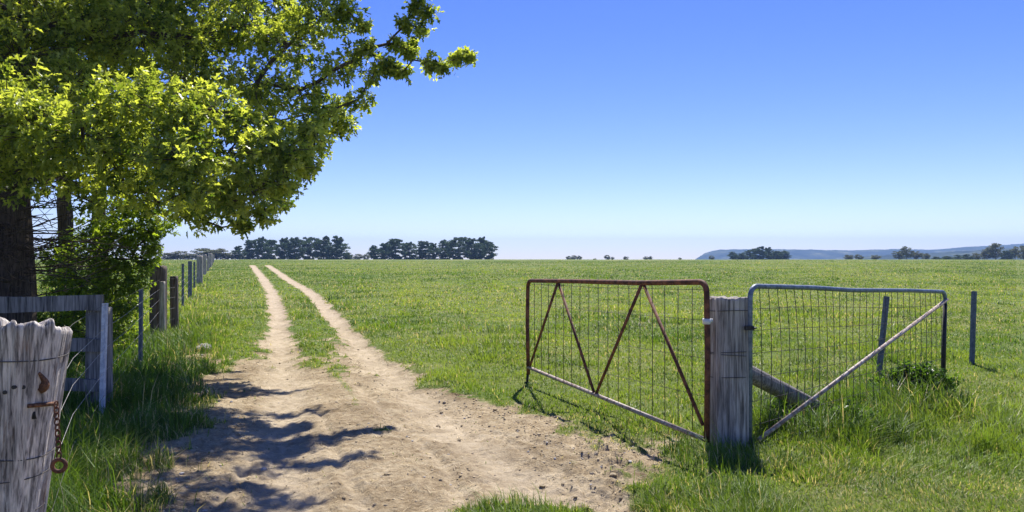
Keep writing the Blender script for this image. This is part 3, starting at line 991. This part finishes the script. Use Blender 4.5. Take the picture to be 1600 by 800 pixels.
# big oak: clumps given as (px, py, depth, radius, density)
OAK = [(130, 225, 7.5, .50, 1.2), (62, 205, 7.6, .55, 1.2), (0, 185, 7.7, .6, 1.2), (-70, 210, 7.6, .6, 1), (190, 165, 7.7, .42, 1.2), (245, 165, 7.5, .42, 1.2), (290, 190, 7.6, .38, 1.2),
       (285, 250, 7.3, .42, 1.3), (300, 295, 7.3, .32, 1.3), (225, 245, 7.6, .42, 1.2), (345, 175, 8.0, .38, 1), (355, 240, 8.0, .42, 1.1), (405, 215, 8.3, .40, 1.1), (440, 235, 8.5, .38, 1.1), (485, 205, 8.8, .28, 1),
       (395, 300, 8.2, .36, 1), (435, 285, 8.4, .30, 1), (455, 262, 8.6, .3, 1), (350, 318, 8.0, .26, 1), (415, 335, 8.3, .17, 1), (245, 315, 8.1, .3, 1), (195, 285, 7.8, .36, 1.1), (100, 275, 8.0, .40, 1.1),
       (40, 265, 8.2, .4, 1), (150, 318, 8.6, .26, .9), (320, 345, 8.8, .2, .8), (380, 350, 8.6, .15, .8), (-60, 280, 8.0, .4, 1), (20, 290, 9.2, .35, .7), (290, 335, 8.4, .2, 1),
       (25, 90, 9.4, .65, 1), (60, 40, 9.8, .75, 1), (140, 60, 10.2, .75, .8), (220, 50, 10.4, .8, .8), (110, 130, 9.3, .45, .9), (310, 60, 10.6, .75, .8), (390, 40, 10.6, .7, .8), (450, 70, 10.4, .6, .9),
       (500, 30, 10.2, .5, .9), (535, 15, 10.2, .3, .9), (530, -40, 10.3, .4, .9), (300, 130, 10.6, .5, .8), (400, 130, 10.2, .5, .8), (470, 140, 10.0, .42, .8), (520, 110, 10.0, .32, .8), (553, 95, 10, .24, .9),
       (585, 115, 10, .21, .9), (560, 155, 10, .25, .9), (545, 195, 11.6, .22, 1), (530, 205, 11.8, .19, 1), (505, 180, 9.6, .26, 1), (480, 265, 9.4, .16, 1), (490, 230, 9.6, .24, 1),
       (612, 105, 10.1, .16, .8), (640, 80, 10.4, .15, .8), (655, 45, 10, .15, 1), (668, 20, 9.8, .14, 1), (655, -8, 9.8, .16, 1), (640, 72, 10.6, .13, 1), (630, 112, 10, .11, .8), (617, 68, 10.3, .13, 1), (634, 38, 10.0, .14, 1), (646, 12, 9.9, .15, 1), (600, 95, 10, .16, 1), (672, 98, 9.7, .14, 1), (690, 105, 9.7, .10, 1), (715, 92, 9.9, .13, 1), (733, 86, 10, .10, 1), (575, 75, 10, .15, .8), (565, 40, 10, .14, .8),
       (80, 0, 12, .9, .8), (200, 10, 12.2, .9, .8), (320, 0, 12.4, .9, .8), (430, 0, 12, .8, .8), (60, 110, 12.3, .9, .7), (170, 130, 12.5, .9, .7), (280, 120, 12.4, .8, .7), (390, 170, 11.4, .6, .8), (-40, 60, 11.5, 1, .8),
       (240, 230, 11.7, .7, .7), (120, 220, 12.2, .8, .7), (340, 270, 10.9, .5, .8), (30, 200, 12, .8, .7), (430, 190, 10.7, .45, .8), (300, 310, 10.6, .35, .8), (220, 300, 10.8, .4, .7),
       (400, 280, 10.6, .42, .9), (440, 255, 11.1, .4, .9), (470, 235, 11.8, .4, .9), (492, 205, 12.2, .35, .9), (425, 300, 11.2, .35, .9), (355, 315, 11.0, .35, .9), (300, 325, 11.0, .35, .9), (520, 170, 11.6, .35, .9), (380, 330, 10.0, .25, .9), (435, 320, 10.2, .22, .9)]
# added leaf sprays above the frame, placed to cast shade on track and verge
SHADE_SPRAYS = [((420, 682), 6.0, .26), ((462, 690), 5.8, .22), ((470, 640), 6.6, .20), ((380, 690), 6.2, .34), ((390, 662), 6.6, .30), ((425, 760), 5.4, .24), ((392, 752), 5.5, .20), ((380, 799), 5.2, .24), ((350, 640), 6.6, .34),
          ((520, 712), 5.2, .20), ((340, 700), 6.0, .36), ((300, 735), 5.6, .34), ((260, 790), 5.2, .34), ((250, 700), 6.0, .4),
          ((150, 640), 6.0, .45), ((205, 620), 6.4, .45), ((215, 685), 5.6, .42), ((150, 700), 5.4, .42), ((95, 690), 5.4, .4), ((225, 585), 6.8, .45), ((270, 640), 6.2, .4), ((285, 600), 6.6, .38),
          ((272, 572), 7.0, .3), ((318, 612), 6.4, .26), ((330, 655), 6.2, .3), ((265, 690), 5.8, .34), ((300, 772), 5.2, .28), ((250, 758), 5.4, .34), ((335, 588), 6.8, .2), ((440, 603), 6.8, .16), ((300, 566), 7.2, .2), ((345, 577), 7.0, .2), ((380, 600), 6.8, .18), ((305, 640), 6.3, .28)]
TB = np.array([-6.95, 10.9, 0.0])


def build_oak():
    t = thing('oak_tree', (TB[0], TB[1], 0), 'big spreading oak with bright leafy boughs reaching over the lane, thickest trunk', 'tree')
    off = (TB[0], TB[1], 0)
    tp = [TB + [0, 0, -0.2], TB + [0.02, 0, 1.2], TB + [-0.03, .03, 2.4], TB + [0.1, -.03, 3.6], TB + [0.0, 0, 5.0], TB + [.15, .1, 6.5], TB + [0.05, 0, 8.5]]
    trunk_mesh(None, tp, 0.30, 0.12, t, off, 200)
    cl = [(P(a, b, d), r, k * (0.85 if n < 29 else 1.0)) for n, (a, b, d, r, k) in enumerate(OAK)]
    rnd = random.Random(5)
    # the part of the crown above and left of the frame
    tries = 0; extra = []
    while len(extra) < 84 and tries < 12000:
        tries += 1
        v = np.array([rnd.gauss(0, 1) for _ in range(3)]); v /= np.linalg.norm(v)
        p = np.array([-7.0, 10.9, 6.8]) + v * np.array([4.6, 4.6, 4.8]) * rnd.uniform(.55, .95)
        if math.hypot(p[0] + 7, p[1] - 10.9) > 5.4 * (1 - (p[2] - 2.5) / 10): continue
        d = max(p[1], .5); px, py = 800 + p[0] / d * F, HZ - (p[2] - EYE) / d * F
        if p[2] < 2.6: continue
        if px > -120 and py > -90: continue
        if px > 470: continue
        if p[1] < 6.6: continue
        kk = (p[2] - 2.7) * 0.7536; fx, fy = p[0] - kk * math.sin(R(11)), p[1] - kk * math.cos(R(11))
        if 5.6 < fy < 8.35 and -7.2 < fx < -1.5: continue        # open above the sunlit front boughs
        if any(np.linalg.norm(p - q) < 0.85 for q in extra): continue
        extra.append(p)
    cl += [(p, 0.8, 0.85) for p in extra]
    for (qx, qy), z, r in SHADE_SPRAYS:
        gx, gy = ground_px(qx, qy)
        c0 = np.array([gx + z * 0.7536 * math.sin(R(11)), gy + z * 0.7536 * math.cos(R(11)), z])
        for sx in (-1.2, -0.5, 0.3, 1.1):                  # each spray is a row of small leafy twigs
            cl.append((c0 + [sx * r, rnd.uniform(-.8, .8) * r, rnd.uniform(-.5, .5) * r], r * rnd.uniform(.5, .85), 0.45))
    mb = skeleton(tp, 0.26, [c for c, _, _ in cl], 3, 0.0095)
    # dead twiggy undergrowth of bare lower branches
    for k in range(60):
        z = rnd.uniform(1.0, 2.9); a = rnd.uniform(-1.5, 0.9); L = rnd.uniform(.6, 1.8)
        p = TB + [0, 0, z]; pts = [p]; dz = rnd.uniform(-.12, .25)
        for j in range(6):
            a += rnd.gauss(0, .25); dz += rnd.gauss(0, .12)
            p = p + np.array([math.cos(a), math.sin(a), dz]) * L / 6; pts.append(p)
        mb.tube(pts, [.014, .012, .010, .008, .007, .005, .004], 5, False)
        for j in (2, 3, 4, 5):
            q = pts[j]; b = a + rnd.choice((-1, 1)) * rnd.uniform(.4, 1.1); e = rnd.uniform(.2, .6)
            mb.tube([q, q + np.array([math.cos(b), math.sin(b), rnd.uniform(-.2, .5)]) * e * .5 + [0, 0, .03], q + np.array([math.cos(b), math.sin(b), rnd.uniform(-.1, .5)]) * e], [.006, .005, .003], 4, False)
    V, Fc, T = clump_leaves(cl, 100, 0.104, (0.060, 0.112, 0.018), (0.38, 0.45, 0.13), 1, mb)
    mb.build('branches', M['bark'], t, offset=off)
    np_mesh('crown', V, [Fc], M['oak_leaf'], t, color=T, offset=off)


build_oak()


def back_oak(px, d, r, clumps, label, seed):
    b = P(px, 0, d); b[2] = 0
    t = thing('oak_tree', (b[0], b[1], 0), label, 'tree', 'oaks behind the big oak')
    off = tuple(b)
    tp = [b + [0, 0, -.2], b + [.03, 0, 1.3], b + [-.04, 0, 2.6], b + [.05, .05, 4], b + [0, 0, 6], b + [0, 0, 7.5]]
    trunk_mesh(None, tp, r, r * .45, t, off, seed)
    cl = [(P(*q[:3]), q[3], q[4]) for q in clumps]
    limbs = skeleton(tp, r * .8, [c for c, _, _ in cl], seed, 0.012, True)
    V, Fc, T = clump_leaves(cl, 30, 0.15, (0.045, 0.085, 0.014), (0.14, 0.20, 0.034), 2)
    for q in limbs: q.build('limb', M['bark'], t, offset=off)
    np_mesh('crown', V, [Fc], M['oak_leaf'], t, color=T, offset=off)


back_oak(103, 15.0, 0.15, [(40, 240, 15, .9, .8), (110, 200, 15, 1, .8), (60, 130, 15.5, 1.1, .8), (120, 80, 15, 1.1, .8), (30, 40, 15, 1.1, .8), (150, 10, 15, 1.2, .7), (-30, 160, 15, 1, .8), (80, -60, 15, 1.3, .6)],
         'slim dark oak trunk nearest the big trunk, its crown hidden in the leafy canopy', 301)
back_oak(156, 16.0, 0.15, [(190, 250, 16, .9, .8), (250, 220, 16, .9, .8), (200, 150, 16, 1, .8), (260, 110, 16, 1.1, .8), (320, 180, 16, .8, .7), (200, 40, 16, 1.2, .8), (300, 30, 16, 1.2, .7), (170, -60, 16, 1.3, .6)],
         'slim dark oak trunk farther from the big trunk, its crown hidden in the leafy canopy', 311)


def build_bush():
    b = P(165, 0, 12.4); b[2] = 0
    t = thing('leafy_bush', (b[0], b[1], 0), 'dense dark green leafy bush under the oak behind the timber rail fence', 'bush')
    off = tuple(b)
    cl = [(85, 400, 12.6, .3, .9), (95, 450, 12.5, .34, 1), (80, 500, 12.4, .36, 1), (110, 375, 12.8, .25, .8), (235, 410, 12.2, .2, 1), (230, 322, 12.2, .28, 1), (190, 318, 12.4, .26, 1), (150, 345, 12.6, .25, .9), (232, 370, 12.2, .22, 1), (210, 340, 12.4, .35, 1), (255, 350, 12.4, .3, 1), (170, 345, 12.8, .3, .8), (190, 365, 12.2, .42, 1), (150, 372, 12.6, .38, 1), (225, 362, 12.0, .28, 1), (110, 400, 12.4, .32, .9), (160, 405, 12.0, .42, 1), (205, 405, 12.0, .38, 1), (130, 440, 12.2, .38, 1), (175, 445, 12.0, .42, 1), (212, 440, 11.9, .28, 1),
          (120, 480, 12.2, .4, 1), (165, 485, 12, .42, 1), (200, 480, 11.9, .32, 1), (140, 520, 12.2, .4, 1), (185, 520, 12, .38, 1), (90, 430, 12.8, .25, .7), (100, 510, 12.6, .35, .9), (240, 385, 12, .14, .8)]
    cl = [(P(*q[:3]), q[3], q[4]) for q in cl]
    tp = [b + [0, 0, -.1], b + [.05, 0, .5], b + [-.05, 0, 1.1], b + [.02, 0, 1.6]]
    mb = skeleton(tp, .05, [c for c, _, _ in cl], 9, 0.008)
    mb.tube(tp, [.06, .05, .04, .03], 10)
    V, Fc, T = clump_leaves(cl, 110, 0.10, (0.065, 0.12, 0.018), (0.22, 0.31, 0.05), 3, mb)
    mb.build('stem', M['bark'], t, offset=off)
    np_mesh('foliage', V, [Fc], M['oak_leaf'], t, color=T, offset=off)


build_bush()


def weed(px, py, r, n, label):
    x, y = ground_px(px, py)
    z = G(x, y)
    t = thing('weed', (x, y, z), label, 'weed')
    off = (x, y, z)
    mb = MB(); cl = []
    for k in range(n):
        a = RNG.uniform(0, 6.28); q = r * RNG.uniform(0, 1) ** .6
        top = np.array([x + q * math.cos(a), y + q * .7 * math.sin(a), z + r * RNG.uniform(.35, .85) * (1.15 - .6 * q / r)])
        mb.tube([(x + q * .5 * math.cos(a), y + q * .35 * math.sin(a), z - .02), top * [1, 1, 0] + [0, 0, z + (top[2] - z) * .6], top], [.005, .004, .003], 5, False)
        cl.append((top, 0.075, 1.0))
    V, Fc, T = clump_leaves(cl, 20, 0.075, (0.030, 0.075, 0.014), (0.075, 0.145, 0.025), 4)
    keep = np.repeat(V.reshape(-1, 12, 3)[:, :, 2].min(1) > z - 0.01, 12)
    idx = np.nonzero(keep[::12])[0]
    V = V.reshape(-1, 12, 3)[idx].reshape(-1, 3); T = T.reshape(-1, 12, 3)[idx].reshape(-1, 3)
    b = np.arange(len(idx))[:, None] * 12
    Fc = np.concatenate([b + np.array([[0, 6, 5, 4, 3, 2, 1]]), b + np.array([[0, 7, 8, 9, 10, 11, 6]])])
    np_mesh('leaves', V, [Fc], M['oak_leaf'], t, color=T, offset=off)


weed(1425, 622, 0.40, 34, 'broad dark leafy weed clump in front of the far end of the mesh gate')
weed(1322, 668, 0.17, 10, 'small dark weed in long grass below the pale diagonal bar')
weed(1225, 645, 0.15, 10, 'low dark weed at the foot of the slanting log')


# ------------------------------------------------------------------ distant trees
def far_tree_mesh(kind, seed):
    """unit tree: height 1, width 1; returns crown and trunk meshes"""
    rg = np.random.default_rng(seed)
    pos = []; size = []
    if kind == 'pine':
        nb = 15; cone = rg.uniform(0.0, 0.45); off = np.array([0.0, 0.0])
        for k in range(nb):
            z = 0.05 + 0.89 * (k + rg.uniform(0, .6)) / nb
            off = off * .7 + rg.normal(0, .035, 2)
            w = 0.50 * math.sin(min(1, (1.03 - z) * (2.4 - 1.1 * cone) + .10) * math.pi / 2) * rg.uniform(.6, 1.15) * (.62 + .38 * min(1, max(0, z - .1) / .3))
            for q in range(6):
                a = rg.uniform(0, 6.28); rr = w * rg.uniform(.3, .95)
                c = np.array([rr * math.cos(a) + off[0], rr * math.sin(a) + off[1], z + rg.normal(0, .02)])
                n = 90; e = rg.uniform(.25, .5) * w
                v = rg.normal(0, 1, (n, 3)); v /= np.linalg.norm(v, axis=1, keepdims=True)
                pos.append(c + v * rg.uniform(.4, 1, (n, 1)) * [e, e, .05]); size.append(rg.uniform(.016, .038, n))
    else:
        for k in range(34):
            v = rg.normal(0, 1, 3); v /= np.linalg.norm(v)
            c = np.array([0, 0, .55]) + v * [.36, .36, .36] * rg.uniform(.5, 1)
            n = 70; u = rg.normal(0, 1, (n, 3)); u /= np.linalg.norm(u, axis=1, keepdims=True)
            pos.append(c + u * rg.uniform(.4, 1, (n, 1)) * [.13, .13, .08]); size.append(rg.uniform(.02, .045, n))
    p = np.concatenate(pos); s = np.concatenate(size)[:, None]; n = len(p)
    a = rg.normal(0, 1, (n, 3)); a /= np.linalg.norm(a, axis=1, keepdims=True)
    b = np.cross(a, rg.normal(0, 1, (n, 3))); b /= np.linalg.norm(b, axis=1, keepdims=True)
    V = np.stack([p - a * s, p + b * s * .5, p + a * s, p - b * s * .5], 1).reshape(-1, 3)
    Q = np.arange(n)[:, None] * 4 + np.arange(4)[None, :]
    base = np.array([0.06, 0.095, 0.055]) if kind == 'pine' else np.array([0.12, 0.13, 0.08])
    col = np.repeat(base * rg.uniform(.45, 1.9, (n, 1)), 4, 0)
    mb = MB()
    mb.tube([(0, 0, -.06), (.01, 0, .3), (0, 0, .85)], [.03, .022, .008], 8, False)
    if kind != 'pine':
        for k in range(6):
            q = rg.uniform(0, 6.28); mb.tube([(0, 0, .3), (.12 * math.cos(q), .12 * math.sin(q), .45), (.25 * math.cos(q), .25 * math.sin(q), .65)], [.018, .012, .005], 6, False)
    return V, Q, col, mb


PROTO = {}
def far_tree(kind, px, top, wpx, base_py, d, label, group, var):
    key = (kind, var)
    x = (px - 800) / F * d
    zb = EYE - (base_py - HZ) / F * d
    top += random.uniform(-2.0, 2.5) * (1 if base_py - top > 14 else 0.2)
    H = (base_py - top) / F * d; W = wpx / F * d
    if kind == 'pine': nm = 'pine_tree'
    else: nm = 'gum_tree'
    r = thing(nm, (x, d, zb), label, 'tree', group)
    if key not in PROTO:
        V, Q, col, mb = far_tree_mesh(kind, 500 + var * 7 + (0 if kind == 'pine' else 90))
        tr = mb.build('trunk', M['bark'], r)
        cr = np_mesh('crown', V, [Q], M['pine_leaf' if kind == 'pine' else 'gum_leaf'], r, color=col)
        PROTO[key] = (tr, cr)
    else:
        for o in PROTO[key]:
            c = o.copy(); c.parent = r; COL.objects.link(c)
    r.scale = (W, W, H)
    r.rotation_euler = (0, 0, random.uniform(0, 6.28))


ORD = ['first', 'second', 'third', 'fourth', 'fifth', 'sixth', 'seventh', 'eighth', 'ninth', 'tenth', 'eleventh', 'twelfth']
rowA = [(374, 384, 18), (390, 375, 22), (409, 371, 20), (424, 371, 19), (441, 370, 20), (461, 369, 24), (484, 366, 24), (506, 368, 25), (526, 370, 26), (541, 392, 14)]
for k, (px, tp, w) in enumerate(rowA):
    far_tree('pine', px, tp, w * 1.5, 409, 262 + (k * 37) % 14, f'{ORD[k]} dark pine from the lane end in the windbreak row where the wheel ruts vanish', 'windbreak pines at the end of the lane', (k * 5) % 8)
rowB = [(584, 384, 14), (598, 380, 20), (618, 372, 26), (640, 376, 22), (660, 376, 22), (677, 378, 18), (696, 372, 22), (716, 369, 26), (736, 369, 24), (750, 368, 18), (764, 378, 18)]
for k, (px, tp, w) in enumerate(rowB):
    far_tree('pine', px, tp, w * 1.5, 408, 270 + (k * 53) % 16, f'{ORD[k]} dark pine from the gap side in the windbreak row standing above the open field', 'windbreak pines standing over the field', (k * 3 + 1) % 8)
rowC = [(1146, 393, 12), (1158, 393, 14), (1172, 391, 14), (1187, 384, 18), (1201, 387, 16), (1214, 390, 14), (1226, 390, 16)]
for k, (px, tp, w) in enumerate(rowC):
    far_tree('pine', px, tp, w * 1.5, 407.5, 330 + (k * 29) % 12, f'{ORD[k]} dark pine from the left in the clump before the long blue hill', 'pine clump before the blue hill', k % 4)
rowL = [(262, 394, 26), (282, 391, 24), (300, 396, 20), (318, 384, 30), (338, 388, 28), (356, 394, 22)]
for k, (px, tp, w) in enumerate(rowL):
    far_tree('gum', px, tp, w * 1.8, 409, 255 + (k * 31) % 15, f'{ORD[k]} grey green gum from the left in the belt behind the lane fence posts', 'gums behind the lane fence', k % 3)
rowM = [(548, 396, 14), (560, 395, 16), (572, 396, 12)]
for k, (px, tp, w) in enumerate(rowM):
    far_tree('gum', px, tp, w * 1.3, 409, 310 + k * 3, f'{ORD[k]} pale hazy gum from the left in the gap between the two pine windbreaks', 'gums in the windbreak gap', k % 3)
rowS = [(889, 399, 9), (897, 398, 11), (905, 399, 10), (930, 403, 6), (949, 397, 10), (957, 401, 6), (978, 400, 9), (1009, 400, 8), (1016, 400, 8), (1062, 402, 6), (1112, 398, 9)]
for k, (px, tp, w) in enumerate(rowS):
    far_tree('gum', px, tp, w * 1.35, 408, 340 + (k * 17) % 20, f'{ORD[k]} tiny gum from the left along the bare skyline above the rust brown gate', 'tiny skyline gums', k % 3)
rowR = [(1326, 397, 16), (1342, 396, 14), (1368, 398, 16), (1404, 389, 18), (1417, 384, 20), (1432, 390, 18), (1446, 392, 14)]
for k, (px, tp, w) in enumerate(rowR):
    far_tree('gum', px, tp, w * 1.3, 408.5, 300 + (k * 23) % 18, f'{ORD[k]} gum from the left in the scatter above the mesh gate, hills behind', 'gums above the mesh gate', k % 3)
rowQ = [(1464, 401, 14), (1480, 400, 16), (1496, 398, 16), (1512, 397, 16), (1526, 394, 16), (1542, 386, 20), (1556, 378, 24), (1572, 390, 16), (1586, 384, 18), (1600, 382, 22), (1618, 380, 24)]
for k, (px, tp, w) in enumerate(rowQ):
    far_tree('pine' if k in (0, 1, 2, 3, 7) else 'gum', px, tp, w * 1.3, 409.5, 290 + (k * 19) % 14, f'{ORD[k]} tree from the left in the dark belt running out at the right edge', 'tree belt at the right edge', k % 3)


# ------------------------------------------------------------------ hills
def hills(prof, d, depth, nm, rough):
    """a ridge with a rounded wooded back; prof: (px, py) crest line as seen from the field"""
    px = np.array([p[0] for p in prof], float); py = np.array([p[1] for p in prof], float)
    xs = np.linspace(px[0], px[-1], 420); hs = np.interp(xs, px, py)
    X = (xs - 800) / F * d; H = EYE - (hs - HZ) / F * d
    rows = 60; V = []
    base = -30.0
    for i in range(rows + 1):
        t = i / rows * 2 - 1
        prof_t = np.cos(t * math.pi / 2) ** 0.8
        yy = d + t * depth
        z = base + (H - base) * prof_t * (0.9 + 0.1 * fbm(X * .004, np.full_like(X, yy * .004), 401, 3) * 2 * abs(t) + 0.1 * (1 - abs(t)))
        z = z + rough * (fbm(X * .06, np.full_like(X, yy * .06), 405, 3) - .5)
        V.append(np.stack([X * yy / d, np.full_like(X, yy), z], 1))
    V = np.concatenate(V); c = len(xs)
    i = (np.arange(rows)[:, None] * c + np.arange(c - 1)).ravel()
    o = np_mesh(nm, V, [np.stack([i, i + 1, i + 1 + c, i + c], 1)], M['hill'], smooth=True)
    o['kind'] = 'structure'


hills([(1075, 412), (1090, 403), (1103, 395), (1125, 390.5), (1180, 389.5), (1260, 390.5), (1330, 391.5), (1400, 389.5), (1460, 390.5), (1510, 386), (1560, 383.5), (1600, 381), (1680, 378), (1800, 382), (2000, 395), (2100, 412)], 2600, 420, 'hills', 5)
hills([(1300, 412), (1340, 403), (1400, 398), (1440, 397), (1480, 395), (1540, 390), (1600, 389), (1700, 386), (1900, 395), (2000, 412)], 1500, 300, 'hills', 6)

# ------------------------------------------------------------------ air
def haze():
    m, nt, out = mat('thin_air')
    v = nt.nodes.new('ShaderNodeVolumePrincipled')
    v.inputs['Color'].default_value = (0.38, 0.60, 1.0, 1); v.inputs['Density'].default_value = 0.00030
    v.inputs['Anisotropy'].default_value = 0.0
    nt.links.new(v.outputs[0], out.inputs['Volume'])
    mb = MB(); mb.box((0, 1540, 22), (2600, 0, 0), (0, 1640, 0), (0, 0, 62))
    o = mb.build('haze', m, smooth=False); o['kind'] = 'stuff'
    tag(o, 'thin bluish air over the whole field fading the far hills', 'haze')


haze()

# ------------------------------------------------------------------ light, sky, camera
EL, AZ = 53.0, 11.0
S = Vector((math.sin(R(AZ)) * math.cos(R(EL)), math.cos(R(AZ)) * math.cos(R(EL)), math.sin(R(EL))))
ld = bpy.data.lights.new('sun', 'SUN'); ld.energy = 5.0; ld.angle = R(0.5); ld.color = (1.0, 0.95, 0.87)
lo = bpy.data.objects.new('sun', ld); COL.objects.link(lo); lo.rotation_euler = S.to_track_quat('Z', 'Y').to_euler(); lo.location = (5, 10, 30)

w = bpy.data.worlds.new('World'); scene.world = w; w.use_nodes = True
nt = w.node_tree
for n in list(nt.nodes): nt.nodes.remove(n)
out = nt.nodes.new('ShaderNodeOutputWorld'); bg = nt.nodes.new('ShaderNodeBackground')
sky = nt.nodes.new('ShaderNodeTexSky'); sky.sky_type = 'NISHITA'; sky.sun_disc = False
sky.sun_elevation = R(EL); sky.sun_rotation = R(AZ)
sky.air_density = 0.9; sky.dust_density = 0.2; sky.ozone_density = 3.0; sky.altitude = 900
bg.inputs['Strength'].default_value = 0.106
hs = nt.nodes.new('ShaderNodeHueSaturation'); hs.inputs['Saturation'].default_value = 1.30; hs.inputs['Hue'].default_value = 0.520
nt.links.new(sky.outputs[0], hs.inputs['Color'])
nt.links.new(mixc(nt, 1.0, hs.outputs[0], (0.95, 0.855, 0.99), 'MULTIPLY'), bg.inputs[0]); nt.links.new(bg.outputs[0], out.inputs[0])

cd = bpy.data.cameras.new('camera'); cam = bpy.data.objects.new('camera', cd); COL.objects.link(cam)
cd.sensor_width = 36; cd.lens = 36 * F / 1600; cd.clip_start = 0.05; cd.clip_end = 20000
cam.location = (0, 0, EYE); cam.rotation_euler = (R(90) + math.atan((HZ - 400) / F), 0, 0)
scene.camera = cam

scene.view_settings.view_transform = 'Standard'; scene.view_settings.look = 'None'
scene.view_settings.exposure = 0.74; scene.view_settings.gamma = 1.0; scene.view_settings.use_curve_mapping = False
scene.render.engine = 'CYCLES'
cy = scene.cycles
cy.max_bounces = 9; cy.diffuse_bounces = 6; cy.glossy_bounces = 2; cy.transmission_bounces = 5; cy.volume_bounces = 0; cy.transparent_max_bounces = 6
cy.use_denoising = True; cy.sample_clamp_indirect = 10.0; cy.use_adaptive_sampling = True
